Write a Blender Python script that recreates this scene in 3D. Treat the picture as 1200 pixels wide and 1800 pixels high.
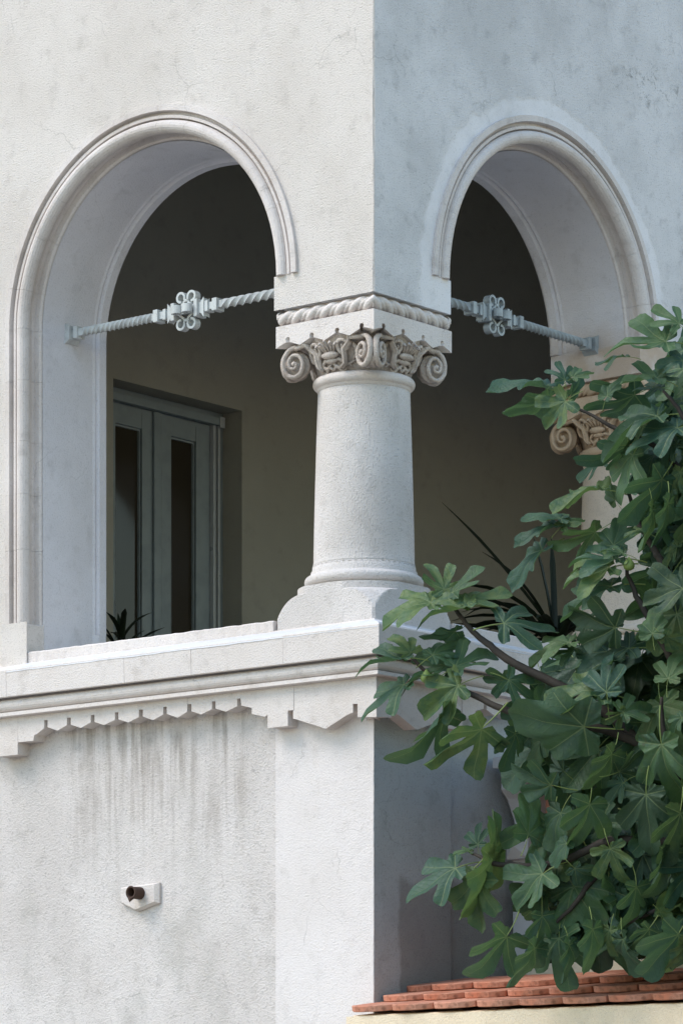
import bpy, bmesh, math, random
from mathutils import Vector, Matrix
R = math.radians
random.seed(7)
scene = bpy.context.scene
for o in list(bpy.data.objects): bpy.data.objects.remove(o)

# ------------------------------------------------------------------ camera
H = 1.6                                  # eye height above the ground
FPX, CX, YH = 6460.0, 600.0, 2100.0      # focal length in photo pixels, centre column, horizon row
cam_d = bpy.data.cameras.new('camera'); cam = bpy.data.objects.new('camera', cam_d)
scene.collection.objects.link(cam); scene.camera = cam
cam.location = (0, 0, H); cam.rotation_euler = (R(90), 0, 0)
cam_d.sensor_fit = 'HORIZONTAL'; cam_d.sensor_width = 24.0
cam_d.lens = FPX / 1200 * 24.0
cam_d.shift_y = (YH - 900) / 1200
cam_d.clip_end = 500
scene.render.resolution_x, scene.render.resolution_y = 682, 1024

# ------------------------------------------------------------------ light
SUN_AZ = (-0.97, -0.24); SUN_EL = 52
w = bpy.data.worlds.new('World'); scene.world = w; w.use_nodes = True
nt = w.node_tree; nt.nodes.clear()
sky = nt.nodes.new('ShaderNodeTexSky'); sky.sky_type = 'NISHITA'; sky.sun_disc = False
sky.sun_elevation = R(SUN_EL); sky.sun_rotation = math.atan2(SUN_AZ[0], SUN_AZ[1])
sky.air_density = 1.9; sky.dust_density = 0.5; sky.ozone_density = 2.5
bg = nt.nodes.new('ShaderNodeBackground'); bg.inputs['Strength'].default_value = 0.15
wo = nt.nodes.new('ShaderNodeOutputWorld')
nt.links.new(sky.outputs[0], bg.inputs[0]); nt.links.new(bg.outputs[0], wo.inputs[0])
sd = bpy.data.lights.new('sun', 'SUN'); sun = bpy.data.objects.new('sun', sd); scene.collection.objects.link(sun)
sd.energy = 1.5; sd.angle = R(30); sd.color = (1.0, 0.90, 0.79)
Ld = Vector((SUN_AZ[0] * math.cos(R(SUN_EL)), SUN_AZ[1] * math.cos(R(SUN_EL)), math.sin(R(SUN_EL))))
sun.rotation_euler = (-Ld).to_track_quat('-Z', 'Y').to_euler(); sun.location = (-6, 2, 10)
vs = scene.view_settings
vs.view_transform = 'Standard'; vs.look = 'None'; vs.gamma = 1; vs.use_curve_mapping = False; vs.exposure = 0.85

# ------------------------------------------------------------------ helpers
COL = scene.collection
T = R(39.1); SN, CS = math.sin(T), math.cos(T)
OY = 12.2; OX = 57 / FPX * OY
ROT = R(90) - T                           # building frame: x = along the shaded face, y = along the lit face
def world(v, u, z): return Vector((OX - CS * u + SN * v, OY + SN * u + CS * v, z + H))
def pix(px, py, Y): return Vector(((px - CX) / FPX * Y, Y, H + (YH - py) / FPX * Y))

def thing(name, label, cat, base=None, group=None, wloc=None):
    o = bpy.data.objects.new(name, None); COL.objects.link(o)
    o.empty_display_size = 0.1
    if wloc is None:
        o.location = world(*base); o.rotation_euler = (0, 0, ROT); o['_b'] = list(base)
    else:
        o.location = wloc
    o['label'] = label; o['category'] = cat
    if group: o['group'] = group
    ORG[o] = Vector(base) if base is not None else Vector((0, 0, 0))
    if '_b' in o: del o['_b']
    return o
ORG = {}
def mesh(name, verts, faces, mat, parent, smooth=False, norm=True, bevel=0, seg=2, midx=None):
    """one mesh object; vertices are given in the building frame (eye-level z) and stored relative to the thing's base"""
    top = parent
    while top is not None and top not in ORG: top = top.parent
    org = ORG[top] if top else Vector((0, 0, 0))
    me = bpy.data.meshes.new(name)
    me.from_pydata([(a[0] - org[0], a[1] - org[1], a[2] - org[2]) for a in verts], [], faces)
    for m_ in (mat if isinstance(mat, (list, tuple)) else [mat]): me.materials.append(m_)
    if midx:
        for p, k in zip(me.polygons, midx): p.material_index = k
    if norm or bevel:
        bm = bmesh.new(); bm.from_mesh(me)
        if bevel:
            bmesh.ops.remove_doubles(bm, verts=bm.verts, dist=1e-5)
            es = [e for e in bm.edges if len(e.link_faces) == 2 and e.calc_face_angle(0) > 0.5]
            bmesh.ops.bevel(bm, geom=es, offset=bevel, segments=seg, affect='EDGES', profile=0.6, clamp_overlap=True)
        bmesh.ops.recalc_face_normals(bm, faces=bm.faces)
        bm.to_mesh(me); bm.free()
    if smooth: me.polygons.foreach_set('use_smooth', [True] * len(me.polygons))
    o = bpy.data.objects.new(name, me); COL.objects.link(o); o.parent = parent
    return o
class MB:
    def __init__(s): s.v = []; s.f = []
    def add(s, v, f):
        n = len(s.v); s.v += [tuple(a) for a in v]; s.f += [tuple(i + n for i in q) for q in f]; return s
    def box(s, a, b):
        x0, y0, z0 = [min(i, j) for i, j in zip(a, b)]; x1, y1, z1 = [max(i, j) for i, j in zip(a, b)]
        return s.add([(x0,y0,z0),(x1,y0,z0),(x1,y1,z0),(x0,y1,z0),(x0,y0,z1),(x1,y0,z1),(x1,y1,z1),(x0,y1,z1)],
                     [(3,2,1,0),(4,5,6,7),(0,1,5,4),(1,2,6,5),(2,3,7,6),(3,0,4,7)])
    def grid(s, rows, closed=False, cap=False):
        n = len(rows[0]); base = len(s.v)
        for r in rows: s.v += [tuple(a) for a in r]
        m = n if closed else n - 1
        for i in range(len(rows) - 1):
            for j in range(m):
                k = (j + 1) % n
                s.f.append((base + i*n + j, base + i*n + k, base + (i+1)*n + k, base + (i+1)*n + j))
        if cap and closed:
            s.f.append(tuple(base + j for j in reversed(range(n)))); s.f.append(tuple(base + (len(rows)-1)*n + j for j in range(n)))
        return s
    def tube(s, pts, rad, n=8, squash=None, cap=True):
        """round tube; squash=(axis vector, factor) widens it along an axis"""
        pts = [Vector(p) for p in pts]
        rs = rad if isinstance(rad, (list, tuple)) else [rad] * len(pts)
        rows = []; up = None
        for i, p in enumerate(pts):
            t = (pts[min(i+1, len(pts)-1)] - pts[max(i-1, 0)]).normalized()
            if up is None:
                up = t.orthogonal().normalized()
            up = (up - t * up.dot(t))
            up = up.normalized() if up.length > 1e-6 else t.orthogonal().normalized()
            b = t.cross(up)
            row = []
            for k in range(n):
                a = 2 * math.pi * k / n
                d = (up * math.cos(a) + b * math.sin(a)) * rs[i]
                if squash: d = d + squash[0] * d.dot(squash[0]) * (squash[1] - 1)
                row.append(p + d)
            rows.append(row)
        return s.grid(rows, True, cap)
    def ball(s, c, r, nu=10, nv=7, axes=None):
        c = Vector(c); rx, ry, rz = r if isinstance(r, (tuple, list)) else (r, r, r)
        ax = axes or (Vector((1,0,0)), Vector((0,1,0)), Vector((0,0,1)))
        rows = []
        for i in range(nv + 1):
            ph = -math.pi/2 + math.pi * min(max(i / nv, 0.02), 0.98)
            rows.append([c + ax[0]*(rx*math.cos(ph)*math.cos(2*math.pi*k/nu)) + ax[1]*(ry*math.cos(ph)*math.sin(2*math.pi*k/nu)) + ax[2]*(rz*math.sin(ph)) for k in range(nu)])
        return s.grid(rows, True, True)
    def extrude(s, poly, fn, d0, d1, shrink=None):
        """poly of (a, z) lifted by fn(a, d, z) from depth d0 to d1"""
        n = len(poly)
        q = [(shrink(a), z) for a, z in poly] if shrink else poly
        v = [fn(a, d0, z) for a, z in poly] + [fn(a, d1, z) for a, z in q]
        return s.add(v, [tuple(range(n)), tuple(reversed(range(n, 2*n)))] + [(i, (i+1) % n, n + (i+1) % n, n + i) for i in range(n)])
    def build(s, name, mat, parent, **k): return mesh(name, s.v, s.f, mat, parent, **k)
F1 = lambda a, d, z: (d, a, z)            # lit face: a = distance left of the corner, d = depth into the wall
F2 = lambda a, d, z: (a, d, z)            # shaded face: a = distance right of the corner

# ------------------------------------------------------------------ materials
class NT:
    def __init__(s, name):
        s.m = bpy.data.materials.new(name); s.m.use_nodes = True
        s.t = s.m.node_tree; s.t.nodes.clear()
        s.out = s.n('ShaderNodeOutputMaterial'); s.b = s.n('ShaderNodeBsdfPrincipled')
        s.l(s.b.outputs[0], s.out.inputs[0])
        s.tc = s.n('ShaderNodeTexCoord')
    def n(s, k, **p):
        nd = s.t.nodes.new(k)
        for a, v in p.items(): setattr(nd, a, v)
        return nd
    def l(s, a, b): s.t.links.new(a, b)
    def set(s, nd, i, v):
        if hasattr(v, 'links') or hasattr(v, 'is_linked'): s.l(v, nd.inputs[i])
        else: nd.inputs[i].default_value = v
    def math(s, op, a, b=0.0, c=None, clamp=False):
        nd = s.n('ShaderNodeMath', operation=op, use_clamp=clamp)
        s.set(nd, 0, a); s.set(nd, 1, b)
        if c is not None: s.set(nd, 2, c)
        return nd.outputs[0]
    def noise(s, scale, detail=3, rough=0.55, vec=None, dist=0.0):
        nd = s.n('ShaderNodeTexNoise'); nd.inputs['Scale'].default_value = scale; nd.inputs['Detail'].default_value = detail
        nd.inputs['Roughness'].default_value = rough; nd.inputs['Distortion'].default_value = dist
        s.l(vec or s.tc.outputs['Object'], nd.inputs['Vector']); return nd.outputs['Fac']
    def scaled(s, x, y, z, loc=(0,0,0)):
        nd = s.n('ShaderNodeMapping'); nd.inputs['Scale'].default_value = (x, y, z); nd.inputs['Location'].default_value = loc
        s.l(s.tc.outputs['Object'], nd.inputs['Vector']); return nd.outputs[0]
    def ramp(s, fac, a, b, va=0.0, vb=1.0):
        nd = s.n('ShaderNodeMapRange'); nd.interpolation_type = 'SMOOTHSTEP'
        s.set(nd, 0, fac); nd.inputs[1].default_value = a; nd.inputs[2].default_value = b; nd.inputs[3].default_value = va; nd.inputs[4].default_value = vb
        return nd.outputs[0]
    def mix(s, fac, a, b, mode='MIX'):
        nd = s.n('ShaderNodeMix', data_type='RGBA', blend_type=mode)
        s.set(nd, 0, fac)
        for i, v in ((6, a), (7, b)):
            if hasattr(v, 'is_linked'): s.l(v, nd.inputs[i])
            else: nd.inputs[i].default_value = tuple(v) + (1,) if len(v) == 3 else v
        return nd.outputs[2]
    def bump(s, h, strength, dist, prev=None):
        nd = s.n('ShaderNodeBump'); nd.inputs['Strength'].default_value = strength; nd.inputs['Distance'].default_value = dist
        s.l(h, nd.inputs['Height'])
        if prev: s.l(prev, nd.inputs['Normal'])
        return nd.outputs[0]
    def fin(s, col, rough=0.9, normal=None, spec=0.3):
        s.set(s.b, 'Base Color', col if hasattr(col, 'is_linked') else tuple(col) + (1,))
        s.set(s.b, 'Roughness', rough); s.b.inputs['Specular IOR Level'].default_value = spec
        if normal is not None: s.l(normal, s.b.inputs['Normal'])
        return s.m

def stone(name, base, dark, grain=1.0, dirt=0.35, extra=None, rough_scale=310, cracks=0.3):
    k = NT(name)
    big = k.noise(2.2, 4, 0.6); mid = k.noise(14, 4, 0.6); fine = k.noise(rough_scale, 3, 0.65); pore = k.noise(rough_scale * 0.55, 2, 0.5)
    # old repairs: broad cells of slightly different tone with ragged edges
    wv = k.n('ShaderNodeVectorMath', operation='ADD'); wn = k.n('ShaderNodeTexNoise'); wn.inputs['Scale'].default_value = 4; wn.inputs['Detail'].default_value = 6
    ws_ = k.n('ShaderNodeVectorMath', operation='SCALE'); ws_.inputs['Scale'].default_value = 0.35
    k.l(k.tc.outputs['Object'], wn.inputs['Vector']); k.l(wn.outputs['Color'], ws_.inputs[0]); k.l(k.tc.outputs['Object'], wv.inputs[0]); k.l(ws_.outputs[0], wv.inputs[1])
    cell = k.n('ShaderNodeTexVoronoi'); cell.inputs['Scale'].default_value = 1.9; k.l(wv.outputs[0], cell.inputs['Vector'])
    cs_ = k.n('ShaderNodeSeparateXYZ'); k.l(cell.outputs['Color'], cs_.inputs[0])
    base_ = k.mix(k.ramp(cs_.outputs[0], 0.35, 0.95, 0, 0.55 * dirt), base, [c * 0.80 for c in base])
    col = k.mix(k.ramp(big, 0.38, 0.68, 0, dirt), base_, dark)
    spk = k.noise(rough_scale * 0.16, 6, 0.8)
    col = k.mix(k.ramp(spk, 0.66, 0.74, 0, 0.45 * grain), col, [c * 0.38 for c in dark])
    col = k.mix(k.ramp(mid, 0.52, 0.75, 0, dirt * 0.8), col, [c * 0.72 for c in dark])
    col = k.mix(k.ramp(pore, 0.57, 0.70, 0, 0.30 * grain), col, [c * 0.5 for c in dark])
    col = k.mix(k.ramp(k.noise(rough_scale * 0.35, 5, 0.75), 0.55, 0.75, 0, 0.16 * grain), col, [c * 0.6 for c in dark])
    col = k.mix(k.ramp(fine, 0.35, 0.75, 0.0, 0.22), col, [min(1, c * 1.12) for c in base])
    h = k.math('ADD', k.math('MULTIPLY', fine, 0.6), k.math('MULTIPLY', pore, 0.7))
    if cracks:
        vec = k.n('ShaderNodeVectorMath', operation='ADD')
        nn = k.n('ShaderNodeTexNoise'); nn.inputs['Scale'].default_value = 5; nn.inputs['Detail'].default_value = 5
        k.l(k.tc.outputs['Object'], nn.inputs['Vector'])
        sc = k.n('ShaderNodeVectorMath', operation='SCALE'); sc.inputs['Scale'].default_value = 0.28
        k.l(nn.outputs['Color'], sc.inputs[0]); k.l(k.tc.outputs['Object'], vec.inputs[0]); k.l(sc.outputs[0], vec.inputs[1])
        vo = k.n('ShaderNodeTexVoronoi', feature='DISTANCE_TO_EDGE'); vo.inputs['Scale'].default_value = 2.3
        k.l(vec.outputs[0], vo.inputs['Vector'])
        cr = k.math('MULTIPLY', k.ramp(vo.outputs['Distance'], 0.001, 0.0065, 1, 0), k.ramp(k.noise(3.1, 2), 0.5, 0.6, 0, cracks))
        col = k.mix(cr, col, [c * 0.35 for c in dark])
    if extra: col, h = extra(k, col, h)
    return k.fin(col, 0.92, k.bump(h, min(1, 0.8 * grain), 0.0065), 0.15)

def sep(k):
    s_ = k.n('ShaderNodeSeparateXYZ'); k.l(k.tc.outputs['Object'], s_.inputs[0]); return s_.outputs
def streaks(k, col, h):
    # rain streaks that run down the lit wall below the toothed apron
    x, y, z = sep(k)
    st = k.noise(1.0, 4, 0.65, k.scaled(6, 15, 1.0), 0.35); st2 = k.noise(1.0, 5, 0.7, k.scaled(6, 46, 4.5), 0.5)
    zz = k.math('SUBTRACT', z, H)
    fade = k.math('MULTIPLY', k.ramp(zz, 0.95, 1.66, 0, 1), k.math('MULTIPLY', k.ramp(y, 0.5, 0.62), k.ramp(y, 1.35, 1.5, 1, 0)))
    m = k.math('MULTIPLY', k.math('ADD', k.ramp(st, 0.42, 0.62, 0, 0.74), k.ramp(st2, 0.5, 0.72, 0, 0.25)), fade, clamp=True)
    col = k.mix(k.math('MULTIPLY', m, k.ramp(k.noise(6, 5, 0.7), 0.3, 0.62, 0.35, 1.0)), col, (0.27, 0.23, 0.195))
    low = k.math('MULTIPLY', k.ramp(k.noise(4.2, 5, 0.65, k.scaled(1, 1, 0.55)), 0.48, 0.70, 0, 0.45), k.ramp(zz, 1.5, 0.7, 0.3, 1))
    return k.mix(low, col, (0.42, 0.40, 0.37)), h
def halo(k, col, h):
    # smoother whitewashed ring round the arch and soot blotches high on the shaded wall
    x, y, z = sep(k)
    zz = k.math('SUBTRACT', z, H)
    dx = k.math('SUBTRACT', x, 0.99); dz = k.math('MAXIMUM', k.math('SUBTRACT', zz, 3.115), -0.2)
    r = k.math('SQRT', k.math('ADD', k.math('MULTIPLY', dx, dx), k.math('MULTIPLY', dz, dz)))
    r = k.math('ADD', r, k.math('MULTIPLY', k.math('SUBTRACT', k.noise(7, 6, 0.65), 0.5), 0.12))
    m = k.ramp(r, 0.728, 0.742, 1, 0)
    col = k.mix(k.math('MULTIPLY', k.math('MULTIPLY', m, k.ramp(k.noise(13, 5, 0.7), 0.35, 0.6, 0.35, 1)), 0.42), col, (0.80, 0.78, 0.81))
    h = k.math('MULTIPLY', h, k.ramp(r, 0.725, 0.755, 0.35, 1))
    ex = k.math('SUBTRACT', x, 1.62); ez = k.math('SUBTRACT', zz, 4.06)
    e = k.math('SQRT', k.math('ADD', k.math('MULTIPLY', k.math('MULTIPLY', ex, ex), 0.35), k.math('MULTIPLY', k.math('MULTIPLY', ez, ez), 2.5)))
    blot = k.math('MULTIPLY', k.ramp(e, 0.05, 0.22, 1, 0), k.ramp(k.noise(17, 7, 0.8, None, 0.6), 0.52, 0.64, 0, 0.7))
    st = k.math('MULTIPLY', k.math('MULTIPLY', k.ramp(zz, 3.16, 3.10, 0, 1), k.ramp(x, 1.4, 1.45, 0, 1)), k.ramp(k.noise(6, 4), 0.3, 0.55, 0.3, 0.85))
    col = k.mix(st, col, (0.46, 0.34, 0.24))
    return k.mix(blot, col, (0.16, 0.16, 0.15)), h
def tawny(k, col, h):
    # ochre tone, stronger low down on the far reveal of the shaded arch
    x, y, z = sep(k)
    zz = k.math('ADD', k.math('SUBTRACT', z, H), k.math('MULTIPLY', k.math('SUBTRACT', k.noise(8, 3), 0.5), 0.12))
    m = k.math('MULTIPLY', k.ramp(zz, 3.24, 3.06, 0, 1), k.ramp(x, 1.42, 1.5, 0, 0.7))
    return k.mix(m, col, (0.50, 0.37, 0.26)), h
def patchy(k, col, h):
    # broad darker patch low on the wall, away from the corner
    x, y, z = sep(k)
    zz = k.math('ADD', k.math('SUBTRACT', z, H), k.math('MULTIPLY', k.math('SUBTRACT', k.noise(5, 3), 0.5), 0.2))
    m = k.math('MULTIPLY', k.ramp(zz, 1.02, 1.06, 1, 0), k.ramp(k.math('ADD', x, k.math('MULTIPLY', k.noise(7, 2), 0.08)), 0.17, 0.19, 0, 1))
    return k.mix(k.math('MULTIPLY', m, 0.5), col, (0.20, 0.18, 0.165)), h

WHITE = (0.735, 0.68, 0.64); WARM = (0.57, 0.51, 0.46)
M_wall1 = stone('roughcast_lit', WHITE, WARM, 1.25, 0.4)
M_wall2 = stone('roughcast_shaded', (0.775, 0.755, 0.76), (0.51, 0.50, 0.50), 1.5, 0.62, halo)  # same wall render, cooled: sky light on the shaded face put into its colour
M_low1 = stone('roughcast_streaked', (0.70, 0.65, 0.63), (0.53, 0.48, 0.45), 1.3, 0.45, streaks, 260)
M_low2 = stone('roughcast_patchy', (0.55, 0.595, 0.62), (0.39, 0.42, 0.435), 1.3, 0.55, patchy)  # lower wall, darker and bluer than the render above
M_pil = stone('smooth_render', (0.73, 0.68, 0.67), (0.61, 0.555, 0.52), 0.7, 0.35)
M_trim = stone('trim_stone', (0.725, 0.665, 0.635), (0.55, 0.475, 0.42), 0.8, 0.45)
M_arch = stone('archivolt_stone', (0.69, 0.635, 0.61), (0.50, 0.435, 0.39), 0.8, 0.5)
M_reveal = stone('reveal_render', (0.69, 0.68, 0.72), (0.53, 0.51, 0.52), 0.7, 0.4, tawny, cracks=0.15)  # bluish sky light on the reveals is mixed into this base colour
M_col = stone('column_stone', (0.73, 0.68, 0.655), (0.53, 0.48, 0.44), 1.3, 0.5, rough_scale=300, cracks=0.2)
M_cap = stone('capital_stone', (0.64, 0.565, 0.51), (0.30, 0.235, 0.19), 1.1, 0.6, cracks=0)
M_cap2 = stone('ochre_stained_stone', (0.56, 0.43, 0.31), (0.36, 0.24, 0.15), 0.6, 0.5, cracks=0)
M_col2 = stone('tawny_column_stone', (0.64, 0.54, 0.44), (0.52, 0.42, 0.33), 1.0, 0.45, cracks=0.1)  # warmer stone tone for the second column
M_wash = stone('whitewash', (0.63, 0.62, 0.64), (0.50, 0.49, 0.50), 0.4, 0.4, cracks=0)
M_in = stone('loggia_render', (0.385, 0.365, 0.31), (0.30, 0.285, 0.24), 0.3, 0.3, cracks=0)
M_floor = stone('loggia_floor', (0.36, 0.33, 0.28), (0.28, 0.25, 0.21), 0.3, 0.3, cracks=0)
M_ochre = stone('ochre_render', (0.82, 0.69, 0.52), (0.68, 0.56, 0.42), 0.8, 0.4)
M_pink = stone('salmon_render', (0.55, 0.27, 0.19), (0.42, 0.2, 0.14), 0.6, 0.4)
M_cream = stone('cream_stone', (0.68, 0.61, 0.50), (0.5, 0.44, 0.36), 0.4, 0.35)
M_greywood = stone('grey_painted_wood', (0.52, 0.54, 0.57), (0.43, 0.45, 0.48), 0.2, 0.3, cracks=0)

def paint(name, c, rough=0.45, var=0.15, metal=0.0):
    k = NT(name); n1 = k.noise(18, 4); n2 = k.noise(160, 2)
    col = k.mix(k.ramp(n1, 0.4, 0.7, 0, 1), c, [a * (1 - var) for a in c])
    k.b.inputs['Metallic'].default_value = metal
    return k.fin(col, k.ramp(n1, 0.3, 0.7, rough - 0.08, rough + 0.12), k.bump(n2, 0.12, 0.002), 0.4)
def iron(name, c, rough):
    k = NT(name); n1 = k.noise(22, 4); n2 = k.noise(75, 5, 0.75)
    col = k.mix(k.ramp(n1, 0.4, 0.7, 0, 1), c, [a * 0.78 for a in c])
    col = k.mix(k.ramp(n2, 0.60, 0.68, 0, 0.75), col, (0.16, 0.10, 0.07))
    return k.fin(col, k.ramp(n1, 0.3, 0.7, rough - 0.06, rough + 0.14), k.bump(n2, 0.3, 0.002), 0.45)
M_iron = iron('painted_iron', (0.53, 0.55, 0.55), 0.40)
M_iron2 = iron('dark_painted_iron', (0.34, 0.38, 0.40), 0.34)  # second rod, a darker grey
M_rust = paint('rusty_pipe', (0.060, 0.030, 0.020), 0.75, 0.5)
M_bore = paint('dark_bore', (0.012, 0.010, 0.009), 0.9, 0.2)  # near-black, stands in for the darkness inside the pipe
M_door = paint('door_paint', (0.25, 0.29, 0.305), 0.4, 0.1)
M_track = paint('aluminium_track', (0.5, 0.52, 0.53), 0.35, 0.05, 0.3)
def glass():
    k = NT('dark_window_glass'); n1 = k.noise(1.2, 2)
    return k.fin(k.mix(n1, (0.050, 0.040, 0.026), (0.026, 0.023, 0.018)), 0.06, None, 0.22)
M_glass = glass()
def tile_mat():
    k = NT('terracotta'); oi = k.n('ShaderNodeObjectInfo')
    base = k.mix(oi.outputs['Random'], (0.44, 0.155, 0.09), (0.62, 0.29, 0.20))
    base = k.mix(k.ramp(k.noise(9, 4, 0.6), 0.4, 0.7, 0, 0.55), base, (0.60, 0.33, 0.24))
    base = k.mix(k.ramp(k.noise(40, 4, 0.6), 0.5, 0.7, 0, 0.65), base, (0.20, 0.085, 0.055))
    return k.fin(base, 0.85, k.bump(k.noise(130, 3), 0.4, 0.003), 0.2)
M_tile = tile_mat()
def bark():
    k = NT('fig_bark'); n1 = k.noise(30, 4, 0.6)
    return k.fin(k.mix(n1, (0.022, 0.017, 0.015), (0.065, 0.054, 0.045)), 0.8, k.bump(n1, 0.5, 0.004))
M_bark = bark()
def green(name, c1, c2, rough=0.5):
    k = NT(name); n1 = k.noise(12, 3)
    return k.fin(k.mix(n1, c1, c2), rough, None, 0.4)
M_stalk = green('fig_stalk', (0.13, 0.19, 0.05), (0.22, 0.27, 0.08))
M_fruit = green('fig_fruit_skin', (0.12, 0.20, 0.05), (0.20, 0.26, 0.07))
M_blade = green('strap_leaf', (0.010, 0.018, 0.009), (0.022, 0.034, 0.015), 0.55)
M_pot = paint('clay_pot', (0.30, 0.14, 0.08), 0.8, 0.3)
def leaf_mat(lobes):
    k = NT('fig_leaf_blade')
    uv = k.n('ShaderNodeUVMap'); uv.uv_map = 'leaf'
    s_ = k.n('ShaderNodeSeparateXYZ'); k.l(uv.outputs[0], s_.inputs[0])
    ax = k.math('ABSOLUTE', s_.outputs[0]); y = s_.outputs[1]
    vein = None; side = None
    r = k.math('SQRT', k.math('ADD', k.math('MULTIPLY', ax, ax), k.math('MULTIPLY', y, y)))
    for a in lobes:
        ca, sa = math.cos(R(a)), math.sin(R(a))
        perp = k.math('ABSOLUTE', k.math('SUBTRACT', k.math('MULTIPLY', ax, ca), k.math('MULTIPLY', y, sa)))
        along = k.math('ADD', k.math('MULTIPLY', ax, sa), k.math('MULTIPLY', y, ca))
        wd = k.math('SUBTRACT', 0.013, k.math('MULTIPLY', along, 0.0105))
        v_ = k.math('MULTIPLY', k.math('LESS_THAN', perp, wd), k.math('GREATER_THAN', along, 0.0))
        sv = k.math('MULTIPLY', k.ramp(k.math('ABSOLUTE', k.math('SUBTRACT', k.math('FRACT', k.math('MULTIPLY', k.math('SUBTRACT', along, k.math('MULTIPLY', perp, 0.8)), 8.0)), 0.5)), 0.0, 0.07, 1, 0), k.ramp(perp, 0.16, 0.22, 1, 0))
        vein = v_ if vein is None else k.math('MAXIMUM', vein, v_)
        side = sv if side is None else k.math('MAXIMUM', side, sv)
    oi = k.n('ShaderNodeObjectInfo'); rnd = oi.outputs['Random']
    n1 = k.noise(9, 4, 0.6, uv.outputs[0]); n2 = k.noise(3, 3, 0.6)
    c = k.mix(rnd, (0.034, 0.092, 0.060), (0.080, 0.155, 0.058))
    c = k.mix(k.ramp(n2, 0.4, 0.7, 0, 0.6), c, (0.030, 0.076, 0.066))
    c = k.mix(k.ramp(n1, 0.45, 0.75, 0, 0.5), c, (0.075, 0.138, 0.072))
    c = k.mix(k.math('MULTIPLY', k.ramp(k.math('FRACT', k.math('MULTIPLY', rnd, 7.13)), 0.55, 1.0, 0, 0.75), k.ramp(n2, 0.35, 0.6)), c, (0.15, 0.21, 0.06))
    c = k.mix(k.ramp(k.math('FRACT', k.math('MULTIPLY', rnd, 3.71)), 0.4, 1.0, 0, 0.6), c, (0.018, 0.045, 0.032))  # some leaves darkened at random to stand for shade within the crown
    brown = k.math('MULTIPLY', k.ramp(k.noise(4.5, 5, 0.7), 0.58, 0.72, 0, 0.6), k.ramp(rnd, 0.62, 0.9))
    c = k.mix(brown, c, (0.10, 0.075, 0.045))
    c = k.mix(k.math('MULTIPLY', k.ramp(k.noise(26, 3, 0.5, uv.outputs[0]), 0.70, 0.74, 0, 0.8), k.ramp(k.math('FRACT', k.math('MULTIPLY', rnd, 5.3)), 0.4, 0.7)), c, (0.13, 0.10, 0.05))
    c = k.mix(k.math('MULTIPLY', side, 0.10), c, (0.14, 0.21, 0.11))
    c = k.mix(k.math('MULTIPLY', vein, 0.6), c, (0.20, 0.26, 0.12))
    h = k.math('ADD', k.math('SUBTRACT', k.math('MULTIPLY', k.noise(22, 3, 0.6, uv.outputs[0]), 0.5), k.math('MULTIPLY', side, 0.2)), k.math('MULTIPLY', vein, -0.4))
    nrm = k.bump(h, 0.7, 0.007)
    k.fin(c, k.ramp(n1, 0.3, 0.7, 0.42, 0.62), nrm, 0.42)
    tr = k.n('ShaderNodeBsdfTranslucent'); k.l(k.mix(0.5, c, (0.12, 0.21, 0.05)), tr.inputs['Color'])
    ms = k.n('ShaderNodeMixShader'); ms.inputs[0].default_value = 0.32
    k.l(k.b.outputs[0], ms.inputs[1]); k.l(tr.outputs[0], ms.inputs[2]); k.l(ms.outputs[0], k.out.inputs[0])
    return k.m
M_leaf = leaf_mat((0, 47, 100))
def ground_mat():
    k = NT('garden_paving'); n1 = k.noise(0.8, 5); n2 = k.noise(60, 3)
    return k.fin(k.mix(n1, (0.20, 0.185, 0.16), (0.33, 0.31, 0.28)), 0.95, k.bump(n2, 0.5, 0.01))
M_ground = ground_mat()

# ------------------------------------------------------------------ ground
g = mesh('ground', [(-150, -150, 0), (150, -150, 0), (150, 150, 0), (-150, 150, 0)], [(0, 1, 2, 3)], M_ground, None)
g['kind'] = 'structure'

# ------------------------------------------------------------------ the house
GZ = -H
house = thing('house', 'pale roughcast corner house with arched loggia openings and a carved corner column', 'house', (0, 0, GZ))
ZS = 3.115                                  # springing of the arches
R0, RR = 0.682, 0.575                       # outer and inner radius of the moulded arch
C1, C2, C3, C4 = 1.01, 0.99, 2.55, 4.11               # arch centres on the lit face, on the shaded face (the last unseen, added to let light into the loggia)
TOPZ, PAR = 5.6, 1.86
EW = 0.005                                  # rounded arris
def arc(c, r, a0, a1, n=28): return [(c + r * math.cos(R(a0 + (a1-a0)*i/n)), ZS + r * math.sin(R(a0 + (a1-a0)*i/n))) for i in range(n + 1)]
IMP = 0.433
# lit wall with its arch: two concave faces
near = [(EW, TOPZ), (EW, 3.0), (IMP, 3.0), (IMP, ZS)] + arc(C1, R0, 180, 90) + [(C1, TOPZ)]
far = [(C1, TOPZ)] + arc(C1, R0, 90, 0) + [(C1 + R0, 2.052), (C1 + 0.640, 2.052), (C1 + 0.579, 2.012), (C1 + 0.579, PAR), (6, PAR), (6, TOPZ)]
b = MB()
for P in (near, far): b.add([F1(a, 0, z) for a, z in P], [tuple(range(len(P)))])
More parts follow.
